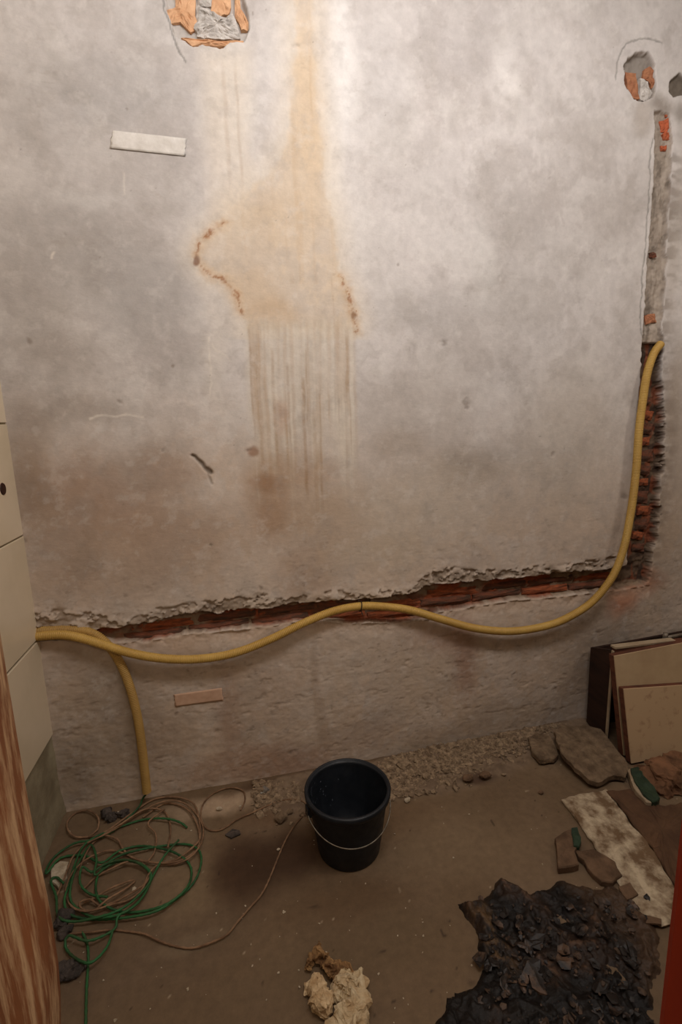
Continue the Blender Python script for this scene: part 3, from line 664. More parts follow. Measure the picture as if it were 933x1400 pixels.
# ============================================================ TAPE
def strip(name, px, m, label, seed):
    a, b, c, d = [WL(*p) for p in px]; nx, nz = 24, 7; rnd = random.Random(seed); vs = []; fs = []
    for lay in (0, 1):
        for j in range(nz + 1):
            for i in range(nx + 1):
                u, v = i / nx, j / nz
                if i in (0, nx): u += rnd.uniform(-.012, .012) * (1 if lay == 0 else 1)
                p = a.lerp(b, u).lerp(d.lerp(c, u), v)
                y = -0.0022 - (.0006 if lay else 0) - .0012 * (mn.noise(Vector((u * 9, v * 3, seed))) + .6)
                vs.append((p.x, p.y + y, p.z))
    N = (nx + 1) * (nz + 1); ix = lambda i, j, l: l * N + j * (nx + 1) + i
    for l in (0, 1):
        for j in range(nz):
            for i in range(nx): fs.append((ix(i, j, l), ix(i + 1, j, l), ix(i + 1, j + 1, l), ix(i, j + 1, l)))
    for i in range(nx):
        for j in (0, nz): fs.append((ix(i, j, 0), ix(i + 1, j, 0), ix(i + 1, j, 1), ix(i, j, 1)))
    for j in range(nz):
        for i in (0, nx): fs.append((ix(i, j, 0), ix(i, j + 1, 0), ix(i, j + 1, 1), ix(i, j, 1)))
    bm = bmesh.new(); bm.from_mesh(mesh_py(name, vs, fs))
    setp(link(name, bm_mesh(name, bm, True), m), label, 'tape')
strip('tape_strip', [(155, 179), (255, 190), (253, 214), (150, 203)], M_tape, 'white strip of tape stuck slanting high on the left of the wall', 3)
strip('tape_strip', [(238, 949), (303, 940), (306, 957), (240, 966)], M_tape2, 'pale pinkish strip of tape low on the wall under the sagging conduit', 5)

# ============================================================ BUCKET
bk = empty('bucket', (.31, 1.50, 0), 'black plastic bucket with thin wire handle, speckled inside with cement', 'bucket')
def lathe(name, prof, seg, m, parent, sm=True, caps=True):
    vs = []; fs = []
    for (r, z) in prof:
        for k in range(seg):
            a = 2 * math.pi * k / seg; vs.append((r * math.cos(a), r * math.sin(a), z))
    for i in range(len(prof) - 1):
        for k in range(seg): fs.append((i * seg + k, i * seg + (k + 1) % seg, (i + 1) * seg + (k + 1) % seg, (i + 1) * seg + k))
    if caps: fs.append(tuple(range(seg))[::-1]); fs.append(tuple((len(prof) - 1) * seg + k for k in range(seg)))
    o = link(name, mesh_py(name, vs, fs, sm), m, parent); return o
RB, RT, HB = .110, .143, .240
def rr(z): return RB + (RT - RB) * z / HB
body = lathe('bucket_body', [(RB - .006, .004), (RB - .002, .0015), (RB, .005), (rr(.06), .06), (rr(.12), .12), (rr(.18), .18), (rr(.205), .205), (rr(.222), .222), (rr(.235), .236), (rr(.235) - .0035, .238),
                             (rr(.235) - .004, .22), (rr(.18) - .004, .18), (rr(.12) - .004, .12), (rr(.06) - .004, .06), (rr(.02) - .004, .016), (RB - .014, .009), (.05, .009), (.03, .0085)], 64, M_bucket, bk)
lathe('rim', [(rr(.215) + .001, .2155), (rr(.22) + .006, .2165), (rr(.235) + .0085, .222), (rr(.24) + .0085, .236), (rr(.24) + .005, .2405), (rr(.24) - .002, .2405), (rr(.24) - .003, .236), (rr(.23) - .0045, .22)], 64, M_bucket, bk, caps=False)
ang = math.radians(12)
ears = []
for s in (1, -1):
    bm = bmesh.new(); box_bm(bm, (-.006, -.016, -.022), (.011, .016, .018), .004)
    e = link('handle_ear', bm_mesh('handle_ear', bm), M_bucket, bk)
    d = Vector((math.cos(ang) * s, math.sin(ang) * s, 0)); e.location = d * (rr(.2) + .006) + Vector((0, 0, .203)); e.rotation_euler = (0, 0, ang + (0 if s > 0 else math.pi)); ears.append(d * (rr(.2) + .016) + Vector((0, 0, .2)))
pts = []
fwd = Vector((math.sin(ang), -math.cos(ang), 0))
for t in np.linspace(0, math.pi, 20):
    d = Vector((math.cos(ang), math.sin(ang), 0)) * math.cos(t) * (rr(.2) + .016) + fwd * math.sin(t) * (.134) + Vector((0, 0, .2 - .085 * math.sin(t) ** .9))
    pts.append(d)
link('handle', tube('handle', pts, .0022, 8, .006, .01), M_steel, bk)['label'] = 'thin bare wire handle hanging down the front'
lathe('bottom_lift_disc', [(.094, .0095), (.097, .012), (.09, .0135), (.07, .0125), (.066, .0105), (.0, .0104)], 48, mat('grey_bottom_lift', (74, 78, 86), (40, 43, 49), .7, 40), bk, caps=False)['label'] = 'added paler grey disc and ring so the inner bottom shows'  # paler disc added to brighten the bucket's dark inner bottom by colour
# cement splashes inside: small dried blobs
rnd = random.Random(4); bm = bmesh.new()
for k in range(170):
    a = math.radians(rnd.gauss(172, 30)); z = rnd.uniform(.05, .21); r = rr(z) - .0045; s = rnd.uniform(.0006, .0028)
    mt = Matrix.Translation((r * math.cos(a), r * math.sin(a), z)) @ Matrix.Rotation(a, 4, 'Z') @ Matrix.Diagonal((.3, 1, rnd.uniform(.8, 2.2), 1))
    bmesh.ops.create_icosphere(bm, subdivisions=1, radius=s, matrix=mt)
o = link('cement_splashes', bm_mesh('cement_splashes', bm), M_splash, bk); o['kind'] = 'stuff'; o['label'] = 'pale dried cement specks inside'

# ============================================================ CORDS
def R6(zx, zy): return (zx / 2.6657, 1050 + zy / 2.6657)
def R7(zx, zy): return (180 + zx / 3.588, 1060 + zy / 3.588)
rz = random.Random(12)
def cord(name, pl, rad, m, label, cat, base=.006, amp=.010, seed=0, twist=0.0, group=None, pre=None, sides=7):
    pts = list(pre or [])
    for k, (a, b) in enumerate(pl):
        z = base + amp * (0.5 + 0.5 * math.sin(k * 1.7 + seed)); pts.append(FL(a, b, z))
    f = (lambda S, A: rad * (1 + twist * np.sin(2 * A + S * 2 * np.pi / .022))) if twist else rad
    o = link(name, tube(name, pts, f, sides, .0045, .012), m); setp(o, label, cat, group); return o
e_ = WL(201, 1083, .04)
g1 = [R6(*p) for p in [(520, 112), (508, 140), (460, 190), (400, 238), (340, 262), (270, 275), (205, 318), (172, 362), (170, 385), (205, 340), (240, 322), (310, 320), (370, 345), (430, 305), (500, 285), (570, 290), (640, 310), (690, 350), (697, 400), (670, 450), (600, 500),
                       (500, 525), (420, 518), (360, 480), (350, 420), (372, 368), (425, 325), (500, 300), (600, 283), (680, 278), (725, 300), (733, 350), (705, 420), (640, 480), (560, 525), (435, 548), (320, 550), (250, 530), (235, 480), (250, 430), (270, 360), (300, 290), (350, 250),
                       (450, 210), (530, 187), (610, 185), (660, 200), (682, 218)]]
cord('green_cord', g1, .0038, M_green, 'bright green cord coiled in wide overlapping loops, its end entering the hanging conduit', 'cord', .007, .014, 0, .16, pre=[e_ + Vector((0, 0, .03)), e_ + Vector((.0, -.002, .0))])
g2 = [R6(*p) for p in [(652, 262), (600, 320), (560, 390), (520, 470), (450, 528), (350, 545), (280, 510), (255, 470), (265, 400), (290, 340), (330, 280), (352, 330), (345, 390), (390, 360), (440, 340), (500, 345), (545, 380), (540, 430), (500, 495), (430, 540), (425, 575),
                       (400, 600), (320, 630), (250, 610), (238, 650), (270, 690), (330, 710), (388, 655), (412, 590)]]
cord('green_cord', g2, .0037, M_green2, 'dull green cord looped through the left coil with a small loop at its bottom', 'cord', .012, .016, 1, .16)
g3 = [R6(*p) for p in [(300, 598), (318, 640), (322, 700), (317, 780), (314, 860), (312, 960), (308, 1060)]]
cord('green_cord', g3, .0037, M_green2, 'green cord running straight down the floor to the bottom edge', 'cord', .005, .003, 2, .16)
t1 = [R6(*p) for p in [(520, 180), (600, 130), (670, 142), (712, 190), (728, 250), (715, 300), (650, 340), (560, 345), (480, 325), (445, 290), (430, 262), (385, 246), (330, 250), (280, 252), (250, 230), (246, 195), (275, 165), (320, 155), (358, 180), (355, 225), (325, 250), (380, 235),
                       (480, 165), (560, 115), (640, 106), (700, 125), (722, 165), (730, 230), (722, 270), (650, 330), (600, 345)]]
cord('brown_twine', t1, .0034, M_twine, 'brown twisted twine looped under the green coil by the left wall', 'twine', .006, .012, 3, .2)
t2 = [R6(*p) for p in [(300, 495), (350, 470), (400, 440), (470, 412), (492, 412), (450, 445), (390, 480), (340, 520), (300, 515), (290, 490), (330, 478), (360, 500), (410, 492), (470, 460), (530, 420), (545, 380), (520, 350), (470, 340), (400, 370), (345, 400), (300, 440), (290, 380), (320, 300),
                       (360, 255), (440, 205), (530, 150), (600, 160), (622, 220), (612, 290)]]
cord('brown_twine', t2, .0032, M_twine, 'pale brown twine bunched in a tangle inside the green loops', 'twine', .010, .016, 4, .2)
t3 = [R6(*p) for p in [(232, 608), (280, 602), (340, 598), (400, 590), (470, 596), (530, 606), (580, 630), (650, 652), (710, 655), (780, 632)]] + \
     [R7(*p) for p in [(470, 780), (520, 720), (580, 650), (640, 580), (680, 500), (720, 400), (760, 310), (800, 245), (840, 200), (868, 168), (840, 128), (770, 118), (690, 140), (600, 180), (520, 215), (450, 262), (400, 272), (362, 255), (340, 200), (352, 140), (400, 90), (480, 60), (545, 75), (557, 120), (535, 170)]]
cord('brown_twine', t3, .0029, M_twine, 'long brown twine trailing across the floor towards the bucket and looping back', 'twine', .005, .004, 5, .2)
t4 = [R6(*p) for p in [(600, 150), (540, 200), (568, 240), (565, 300), (540, 340)]]
cord('brown_twine', t4, .0030, M_twine, 'short brown twine end curled in the middle of the coil', 'twine', .016, .006, 6, .2)

g4 = [R6(*p) for p in [(232, 420), (205, 398), (185, 412), (205, 470), (212, 540), (262, 560), (340, 548), (430, 520), (500, 470), (552, 400), (520, 352), (450, 335), (380, 352), (335, 380), (300, 360), (292, 420), (330, 460), (392, 470)]]
cord('green_cord', g4, .0037, M_green2, 'green cord with a small hook-shaped end at the left rim of the coil', 'cord', .018, .012, 2.5, .16)
t5 = [R6(*p) for p in [(205, 470), (235, 400), (262, 330), (300, 285), (345, 260), (410, 228), (490, 178), (560, 135), (630, 118), (690, 140), (735, 200), (738, 262), (700, 320), (640, 350), (580, 352), (540, 390), (520, 440), (470, 480), (400, 500), (320, 522), (262, 505), (240, 450), (262, 385), (320, 330), (400, 300), (470, 318)]]
cord('brown_twine', t5, .0031, M_twine, 'brown twine running round the rim of the green coil', 'twine', .010, .014, 7, .2)

# ============================================================ LUMPS AND FRAGMENTS
def lumps(name, spheres, m, amp, freq, seed, parent=None, sub=4, zmin=0.0):
    bm = bmesh.new()
    for (c, r, sq) in spheres:
        bmesh.ops.create_icosphere(bm, subdivisions=sub, radius=r, matrix=Matrix.Translation(c) @ Matrix.Diagonal((1, 1, sq, 1)))
    for v in bm.verts:
        q = v.co * freq + Vector((seed, seed * 2, 0)); d = mn.noise_vector(q) * amp + mn.noise_vector(q * 2.7) * amp * .55 + mn.noise_vector(q * 6) * amp * .25
        v.co += d; v.co.z = max(zmin, v.co.z)
    return link(name, bm_mesh(name, bm, False), m, parent)
pl = empty('plaster_clump', FL(465, 1365), 'crumbly whitish plaster clump lying at the bottom edge of the floor', 'plaster')
ZP = Vector(pl.location)
def at(px, py, z=0): return FL(px, py, z) - ZP
o = lumps('white_chunk', [(at(472, 1352, .02), .036, .8), (at(484, 1375, .02), .040, .8), (at(478, 1400, .02), .046, .75), (at(488, 1345, .015), .026, .8), (at(466, 1420, .015), .04, .7)], M_white, .018, 36, 3, pl)
M_cream = mat('cream_lump', (226, 200, 160), (176, 144, 104), 0.95, 30, bump=0.9, bscale=130, bdist=0.006)
o = lumps('cream_chunk', [(at(436, 1352, .02), .030, .8), (at(442, 1372, .02), .028, .8), (at(424, 1352, .01), .016, .8)], M_cream, .014, 34, 8, pl); o['label'] = 'cream crumbling lump'
M_tanl = mat('tan_lump', (176, 138, 92), (112, 80, 52), 0.95, 30, bump=0.9, bscale=110, bdist=0.006)
o = lumps('tan_flake', [(at(436, 1305, .02), .018, .8), (at(450, 1318, .02), .020, .8), (at(424, 1315, .015), .014, .8), (at(462, 1328, .015), .02, .8), (at(472, 1330, .015), .018, .8)], M_tanl, .016, 40, 12, pl); o['label'] = 'tan curled flake'

def slab(name, px, z0, thick, m, label=None, cat=None, parent=None, seed=0, tilt=(0, 0), rel=.006, nsub=3, side_m=None, group=None):
    """broken flat fragment: outline on the floor, rugged top, ragged side"""
    P = [FL(a, b, z0 + thick) for a, b in px]; c = sum(P, Vector()) / len(P); rnd = random.Random(seed)
    pts = []
    for a, b in zip(P, P[1:] + P[:1]):
        n = max(1, int((b - a).length / .02))
        for k in range(n):
            pts.append(a.lerp(b, k / n) + (Vector((rnd.uniform(-1, 1), rnd.uniform(-1, 1), 0)) * (.004 if k else .001)))
    rings = []; bm = bmesh.new(); n = len(pts)
    def h(p): return mn.noise(Vector((p.x * 22, p.y * 22, seed))) * rel + mn.noise(Vector((p.x * 60, p.y * 60, seed))) * rel * .5 + tilt[0] * (p.x - c.x) + tilt[1] * (p.y - c.y)
    for f in (1.0, .96, .8, .6, .4, .2):
        rg = []
        for p in pts:
            q = c.lerp(p, f); q.z = z0 + thick + h(q) - (.004 if f == 1.0 else 0); q.z = max(q.z, .008); rg.append(bm.verts.new(q))
        rings.append(rg)
    q = c.copy(); q.z = z0 + thick + h(c); cv = bm.verts.new(q)
    bot = []
    for p in pts:
        q = c.lerp(p, .985 + rnd.uniform(-.012, .012)); q.z = max(.001, z0 + h(q)); bot.append(bm.verts.new(q))
    for i in range(len(rings) - 1):
        for k in range(n): bm.faces.new((rings[i][k], rings[i][(k + 1) % n], rings[i + 1][(k + 1) % n], rings[i + 1][k]))
    for k in range(n):
        bm.faces.new((rings[-1][k], rings[-1][(k + 1) % n], cv)); bm.faces.new((rings[0][k], bot[k], bot[(k + 1) % n], rings[0][(k + 1) % n]))
    bm.faces.new(bot)
    for v in bm.verts: v.co -= Vector((c.x, c.y, 0))
    o = link(name, bm_mesh(name, bm), m, parent); o.location = (c.x, c.y, 0)
    if label: setp(o, label, cat, group)
    return o
slab('mortar_slab', [(722, 1008), (733, 1002), (748, 1003), (757, 1012), (764, 1030), (758, 1037), (738, 1038), (727, 1026)], .012, .022, M_slab, 'small broken mortar slab against the wall, left of the big slab', 'slab', seed=2)
slab('mortar_slab', [(757, 1003), (768, 997), (800, 994), (822, 999), (842, 1020), (862, 1042), (856, 1055), (840, 1054), (818, 1064), (806, 1062), (786, 1047), (766, 1028)], .03, .026, M_slab, 'large flat broken mortar slab lying in front of the dark box', 'slab', seed=4, tilt=(-.04, .12), rel=.010)
# dirty whitish sheet, brown sheet
o = slab('plaster_sheet', [(768, 1092), (798, 1084), (829, 1078), (846, 1100), (866, 1128), (886, 1150), (905, 1180), (925, 1215), (935, 1255), (905, 1266), (880, 1250), (858, 1225), (842, 1200), (820, 1165), (795, 1128)], .003, .012,
         mat('whitewashed_sheet', (200, 182, 154), (116, 92, 68), .9, 16, (1, 1, 1), .38, .6, .8, 45, bdist=.008), 'long cracked whitewashed plaster sheet lying flat at right', 'sheet', seed=6, rel=.007)
o = slab('cardboard_sheet', [(829, 1080), (862, 1078), (900, 1100), (940, 1096), (985, 1140), (985, 1230), (930, 1218), (905, 1178), (886, 1148), (862, 1120)], .012, .008,
         mat('muddy_cardboard', (104, 76, 54), (72, 50, 36), .9, 9, (1, 1, 1), .3, .7, .7, 30, bdist=.008), 'muddy brown sheet beside the whitewashed sheet, next to the red jamb', 'sheet', seed=7, rel=.012)
# slim broken splinters on the sheet
for px_, lab in ((([(846, 1212), (862, 1206), (873, 1222), (858, 1230)]), 'small brown splinter of wood on the edge of the whitewashed sheet'),
                 (([(880, 1250), (905, 1256), (905, 1264), (884, 1262)]), 'thin pale splinter at the lower end of the whitewashed sheet')):
    slab('splinter', px_, .014, .006, M_slab2, lab, 'splinter', seed=len(lab), rel=.002)
# green-edged fragment near centre right
fr = empty('painted_fragment', FL(800, 1170), 'brown rubble fragment with a green painted corner, left of the whitewashed sheet', 'fragment')
def child_slab(*a, **k):
    o = slab(*a, **k); par = k['parent']; o.location = Vector(o.location) - Vector(par.location); return o
child_slab('rubble_piece', [(759, 1144), (772, 1136), (786, 1132), (790, 1150), (786, 1165), (792, 1180), (764, 1186), (762, 1165)], .004, .026, M_slab2, parent=fr, seed=11)
child_slab('rubble_piece', [(786, 1162), (812, 1160), (842, 1178), (852, 1196), (838, 1206), (822, 1204), (804, 1186)], .002, .020, M_slab2, parent=fr, seed=12)
child_slab('paint_band', [(782, 1131), (790, 1131), (795, 1145), (792, 1158), (785, 1156), (783, 1144)], .022, .014, M_gpaint, parent=fr, seed=13)['label'] = 'dark green painted corner'
# brown shard by the boards with a green band
br = empty('painted_shard', FL(885, 1075), 'rounded brown clay shard with a dark green painted band along its left edge', 'shard')
o = lumps('shard_body', [(FL(903, 1058, .03) - br.location, .062, .55), (FL(920, 1068, .02) - br.location, .062, .45), (FL(900, 1076, .015) - br.location, .042, .5), (FL(935, 1056, .02) - br.location, .07, .6), (FL(886, 1062, .02) - br.location, .04, .6)], M_clay, .03, 12, 5, br)
child_slab('paint_band', [(862, 1050), (872, 1047), (880, 1060), (896, 1076), (903, 1091), (893, 1096), (880, 1086), (868, 1068)], .012, .030, M_gpaint, parent=br, seed=15)['label'] = 'dark green painted band'
child_slab('shard_edge', [(857, 1051), (862, 1050), (870, 1070), (884, 1090), (893, 1097), (884, 1096), (870, 1082)], .010, .026, M_palewood, parent=br, seed=16)['label'] = 'pale thin broken edge'

# dark damp heap
hp = F2([(622, 1234), (640, 1231), (656, 1230), (664, 1222), (676, 1206), (684, 1196), (696, 1203), (706, 1212), (722, 1222), (742, 1214), (765, 1200), (790, 1208), (830, 1206), (852, 1218), (872, 1238), (900, 1262), (910, 1300), (905, 1360), (900, 1440), (560, 1450),
         (592, 1396), (606, 1362), (618, 1352), (646, 1340), (654, 1322), (652, 1290), (648, 1268), (634, 1256)])
hx = np.arange(hp[:, 0].min() - .02, hp[:, 0].max() + .02, .0035); hy = np.arange(hp[:, 1].min() - .02, hp[:, 1].max() + .02, .0035)
HX, HY = np.meshgrid(hx, hy); hwx = HX + .012 * fbm(HX, HY, 30, 3, 501); hwy = HY + .012 * fbm(HX, HY, 30, 3, 511)
sdh = poly_sd(hwx, hwy, hp); hm = sstep(-.002, .03, sdh)
rid = 1 - np.abs(fbm(HX * .9 + HY * .5, HY * .6 - HX * .5, 9, 5, 521, .5)) * 2.6; rid2 = fbm(HX, HY, 45, 4, 531, .6)
HZ = -.006 + hm * (.007 * np.round(2.5 * fbm(HX, HY, 11, 4, 561, .6)) + .012 + .016 * np.clip(rid, .15, 1) + .005 * rid2 + .006 * fbm(HX, HY, 7, 3, 541))
HC = np.empty(HX.shape + (3,)); HC[:] = lin((24, 20, 18))
brn = sstep(-.05, .35, fbm(HX, HY, 6, 4, 551) + .25 * (rid - .6))
mixc(HC, .55 * brn, (62, 46, 36)); mixc(HC, .6 * sstep(.2, .5, rid2) * brn, (104, 78, 60))
rb = sstep(FL(850, 1290).x - .10, FL(850, 1290).x + .05, HX + .1 * fbm(HX, HY, 8, 3, 552)); mixc(HC, .7 * rb, (88, 68, 52))
bb = np.hypot((HX - FL(700, 1262).x) / .07, (HY - FL(700, 1262).y) / .07); 
mixc(HC, .7 * (1 - sstep(.3, 1, np.abs(HX - FL(675, 1290).x) / .05)) * (1 - sstep(.4, 1, np.abs(HY - FL(680, 1285).y) / .12)) * sstep(-.2, .2, rid2), (104, 80, 54))
me = grid_mesh('debris_heap', HX, HY, HZ, HC)
bm = bmesh.new(); bm.from_mesh(me); keep = (sdh > -.012).ravel(); bm.verts.ensure_lookup_table()
bmesh.ops.delete(bm, geom=[v for v in bm.verts if not keep[v.index]], context='VERTS'); me2 = bpy.data.meshes.new('debris_heap'); bm.to_mesh(me2); bm.free(); smooth(me2)
heap = link('debris_heap', me2, mat_col('damp_debris', .45, 60, .35, .8, 60, (1, 1, 1), .006, .25))
setp(heap, 'dark damp heap of crumpled debris spread over the lower right floor', 'debris')
def scatter(n, fn, base_r, m, name, kind=None, seed=0, label=None, cat=None, flat=.6):
    rnd = random.Random(seed); bm = bmesh.new()
    for k in range(n):
        p, r = fn(rnd); r *= base_r
        mt = Matrix.Translation(p) @ Matrix.Rotation(rnd.uniform(0, 6.3), 4, 'Z') @ Matrix.Rotation(rnd.uniform(-.5, .5), 4, 'X') @ Matrix.Diagonal((rnd.uniform(.7, 1.4), rnd.uniform(.6, 1.1), flat * rnd.uniform(.6, 1.2), 1))
        g = bmesh.ops.create_icosphere(bm, subdivisions=1, radius=r, matrix=mt)
        for v in g['verts']: v.co += Vector((rnd.uniform(-1, 1), rnd.uniform(-1, 1), rnd.uniform(-1, 1))) * r * .28
    o = link(name, bm_mesh(name, bm), m); setp(o, label, cat, None, kind); return o
def on_floor(px, py, z=.003): return FL(px, py, z)
def f_rub(rnd):
    t = rnd.random(); x = 520 + 230 * t + rnd.gauss(0, 6); y0 = 1046 - 62 * (x - 520) / 230; y = y0 + abs(rnd.gauss(0, 24)) * (1.1 - .5 * t)
    y = min(y, 1096 - 40 * t); p = FL(x, y, 0); p.y = min(p.y, 1.905); p.z = .006 + .02 * max(0, (p.y - 1.75) / .18); return p, math.exp(rnd.gauss(0, .42))
scatter(3800, f_rub, .0066, M_grain, 'rubble', 'stuff', 3, 'strip of crumbled mortar rubble along the foot of the wall', 'rubble')
def f_rub2(rnd):
    x = rnd.uniform(345, 425); y = 1072 + abs(rnd.gauss(0, 18)); p = FL(x, min(y, 1128), 0); p.y = min(p.y, 1.905); p.z = .003 + .015 * max(0, (p.y - 1.75) / .18); return p, math.exp(rnd.gauss(0, .45))
scatter(520, f_rub2, .0065, M_grain, 'rubble', 'stuff', 5, 'small crumbs of mortar behind and left of the bucket', 'rubble')
def f_gen(rnd):
    x = rnd.uniform(90, 900); y = rnd.uniform(1100, 1400); p = FL(x, y, .002); return p, math.exp(rnd.gauss(0, .4))
scatter(150, f_gen, .0022, M_pale_bits, 'floor_grit', 'stuff', 6, 'tiny pale grit strewn over the cement floor', 'grit')
def f_heap(rnd):
    x = rnd.uniform(670, 880); y = rnd.uniform(1235, 1400); p = FL(x, y, .022); return p, math.exp(rnd.gauss(0, .5))
scatter(160, f_heap, .004, mat('dark_crumbs', (86, 66, 50), (44, 34, 28), .7, 40, spec=.5), 'dark_crumbs', 'stuff', 7, 'brown crumbs on top of the dark damp heap', 'crumbs')
M_flake = mat('damp_flakes', (34, 28, 25), (92, 70, 54), .45, 14, (1, 1, 1), .5, .62, .6, 60, spec=.4, bdist=.005)
def f_flk(rnd):
    x = rnd.uniform(655, 890); y = rnd.uniform(1225, 1400); p = FL(x, y, .020); return p, math.exp(rnd.gauss(0, .5))
scatter(130, f_flk, .011, M_flake, 'debris_flakes', 'stuff', 17, 'damp dark flakes lying loose over the dark heap', 'flakes', .10)
# separate chunks one can point at
def chunk(px, py, r, m, name, label, cat, seed, group=None, sq=.6, z=None):
    c = FL(px, py, 0); bm = bmesh.new(); bmesh.ops.create_icosphere(bm, subdivisions=2, radius=r, matrix=Matrix.Diagonal((1.15, .9, sq, 1)))
    for v in bm.verts: v.co += mn.noise_vector(v.co * (1.1 / r) + Vector((seed * 3.1, 0, 0))) * r * .4
    zmin = min(v.co.z for v in bm.verts)
    o = link(name, bm_mesh(name, bm), m); o.location = (c.x, c.y, -zmin + (z if z is not None else .001)); setp(o, label, cat, group); return o
chunk(362, 1084, .020, M_foil, 'crumpled_foil', 'small crumpled silvery foil ball by the wall left of the bucket', 'foil', 1)
for k, (a, b, r, lab) in enumerate([(385, 1122, .022, 'mortar lump directly left of the bucket beside the twine'), (396, 1112, .014, 'small mortar lump just behind the lump left of the bucket'), (557, 1096, .012, 'pale pebble at the front edge of the rubble, right of the bucket'),
                                   (640, 1070, .020, 'dark brown lump in the middle of the rubble strip'), (664, 1066, .022, 'larger dark brown lump at the right of the rubble strip'), (345, 1105, .0, ''), (381, 1163, .006, 'pale pebble touching the twine left of the bucket'),
                                   (300, 1108, .010, 'white pebble inside the round twine loop'), (306, 1112, .0, ''), (583, 1066, .016, 'grey stone on top of the rubble behind the bucket'), (740, 1085, .009, 'small stone on the bare floor below the small slab')]):
    if r: chunk(a, b, r, (M_slab, M_slab, M_pale_bits, M_rag if 0 else M_slab2, M_slab2, 0, M_pale_bits, M_pale_bits, 0, M_grain, M_slab2)[k], 'mortar_lump' if r > .012 else 'pebble', lab, 'lump' if r > .012 else 'pebble', 30 + k, z=.008 if (r > .014 and a > 500) else .001)
slab('dry_leaf', [(308, 1142), (318, 1134), (328, 1136), (329, 1141), (316, 1146)], .002, .003, M_rag, 'small dark curled leaf on the floor right of the coil', 'leaf', seed=21, rel=.004)
# dark rags in and below the coil
rg = lumps('dark_rag', [(FL(152, 1118, .012), .022, .7), (FL(168, 1112, .012), .02, .7), (FL(146, 1112, .015), .016, .8)], M_rag, .014, 26, 6); setp(rg, 'dark bluish rag lying in the coil near the wall', 'rag')
rg = lumps('dark_rag', [(FL(84, 1328, .012), .026, .5), (FL(100, 1326, .01), .026, .4), (FL(110, 1322, .006), .016, .4)], M_rag, .012, 24, 9); setp(rg, 'blackish rag on the floor beside the worn jamb', 'rag')
rg = lumps('dark_rag', [(FL(88, 1275, .012), .02, .6), (FL(90, 1250, .012), .022, .6), (FL(84, 1262, .012), .02, .6)], M_rag, .012, 24, 15); setp(rg, 'dark rag half under the left edge of the green coil', 'rag')
slab('plaster_flake', [(70, 1185), (82, 1176), (94, 1178), (92, 1198), (80, 1215), (70, 1205)], .003, .010, M_pale_bits, 'pale plaster flake under the left side of the green coil', 'flake', seed=25)

# ============================================================ BOARDS ON THE RIGHT
def prism(name, quad, thick_vec, m, parent=None, bev=.0015):
    """a board: four corners of the front face and a thickness vector"""
    bm = bmesh.new(); a = [bm.verts.new(p) for p in quad]; b = [bm.verts.new(Vector(p) + Vector(thick_vec)) for p in quad]
    bm.faces.new(a); bm.faces.new(b[::-1])
    for k in range(4): bm.faces.new((a[k], b[k], b[(k + 1) % 4], a[(k + 1) % 4]))
    if bev: bmesh.ops.bevel(bm, geom=list(bm.edges), offset=bev, segments=1, affect='EDGES')
    return link(name, bm_mesh(name, bm), m, parent)
def PY(px, py, y):
    v = ray(px, py); v = v * (y / v[1]); return Vector((v[0], y, v[2] + H_CAM))
# dark open box against the wall
tl = PY(808, 885, 1.90); tr = PY(838, 889, 1.76)
bx = empty('wooden_box', (tl.x, 1.85, 0), 'dark brown wooden box standing in the corner behind the beige boards', 'box')
def under(o): o.location = Vector(o.location) - Vector(bx.location); return o
side = prism('side_panel', [(tl.x + .004, 1.90, .002), (tr.x + .004, tr.y, .002), (tr.x, tr.y, tr.z), (tl.x, 1.90, tl.z)], (.014, .002, 0), M_darkwood, bx, 0); under(side)
tb = PY(893, 866, 1.90)
under(prism('back_panel', [(tl.x + .014, 1.888, .002), (2.25, 1.888, .002), (2.25, 1.888, tb.z + .02), (tb.x, 1.888, tb.z), (tl.x + .014, 1.888, tl.z)][:2] + [(2.25, 1.888, tb.z), (tl.x + .014, 1.888, tl.z)], (0, .012, 0), M_darkwood, bx, 0))
ea = PY(838, 890, 1.75)
under(prism('front_edge', [(ea.x, 1.745, .002), (ea.x + .006, 1.745, .002), (ea.x + .006, 1.745, ea.z), (ea.x, 1.745, ea.z)], (0, .012, 0), M_palewood, bx, 0))['label'] = 'pale thin edge strip'
r1 = PY(839, 887, 1.75); r2 = PY(922, 877, 1.76)
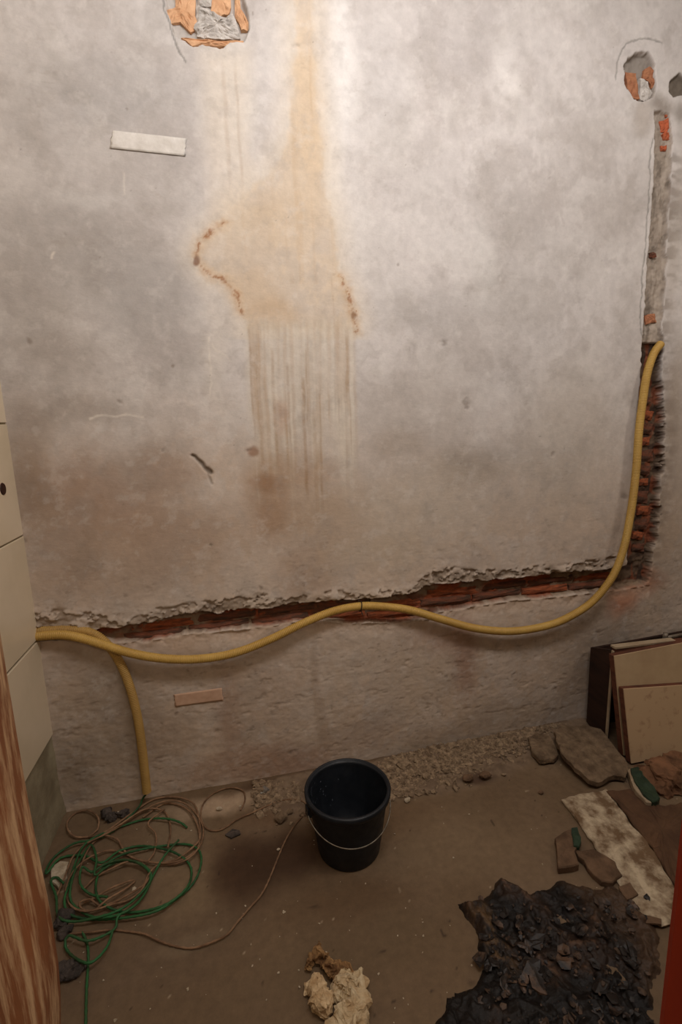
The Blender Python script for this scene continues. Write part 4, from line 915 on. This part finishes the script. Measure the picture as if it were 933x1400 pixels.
under(prism('top_rail', [(r1.x + .006, 1.745, r1.z - .045), (2.2, 1.755, r2.z - .045 + .004), (2.2, 1.755, r2.z + .004), (r1.x + .006, 1.745, r1.z)], (0, .022, 0), M_redwood, bx, .002))['label'] = 'reddish brown top rail'
under(prism('rail_cap', [(r1.x + .004, 1.742, r1.z), (r2.x, 1.752, r2.z), (r2.x, 1.752, r2.z + .010), (r1.x + .004, 1.742, r1.z + .010)], (0, .03, 0), M_palewood, bx, .001))['label'] = 'pale strip on top of the rail'
# beige boards
def leaning(px_tl, top_y, px_bl, right_w, ztop_r, label, m_face, thick):
    a = PY(*px_tl, top_y); b = PY(*px_bl, top_y - .06); b.z = .012
    e = empty('beige_board', (b.x, b.y, 0), label, 'board')
    q = [b, Vector((b.x + right_w, b.y, .012)), Vector((a.x + right_w, a.y, a.z + ztop_r)), a]
    q = [Vector(p) - Vector(e.location) for p in q]
    fr_ = prism('board_face', [p + Vector((0, -.0015, 0)) for p in q], (0, .004, 0), m_face, e, 0)
    ed = prism('board_core', [p + Vector((-.001 if k in (0, 3) else 0, .0025, 0)) for k, p in enumerate(q)], (-.004, thick, .0), M_redwood, e, .001); ed['label'] = 'reddish brown core and edges'
    return e
leaning((840, 897), 1.715, (853, 1036), .42, .02, 'taller beige board leaning on the dark box behind the shorter board', M_beige, .024)
leaning((853, 942), 1.665, (863, 1048), .40, -.035, 'shorter beige board standing in front at the right edge', mat('beige_board_spotted', (158, 124, 94), (196, 166, 130), .75, 26, (1, 1, 1), .25, .45, .15, 60), .022)
# pipe fitting on the box
pf = empty('pipe_fitting', PY(910, 872, 1.82), 'short grey pipe with a fitting lying on top of the dark box', 'pipe')
pz = Vector(pf.location)
link('pipe', tube('pipe', [Vector((.012, 0, 0)), Vector((.08, 0, .004)), Vector((.2, .0, .01))], .008, 12, .02, .02), M_pipe, pf)
link('fitting', tube('fitting', [Vector((0, 0, -.022)), Vector((0, 0, 0)), Vector((0, 0, .024))], .011, 12, .01, .02), M_pipe, pf)
sp = PY(932, 905, 1.69)
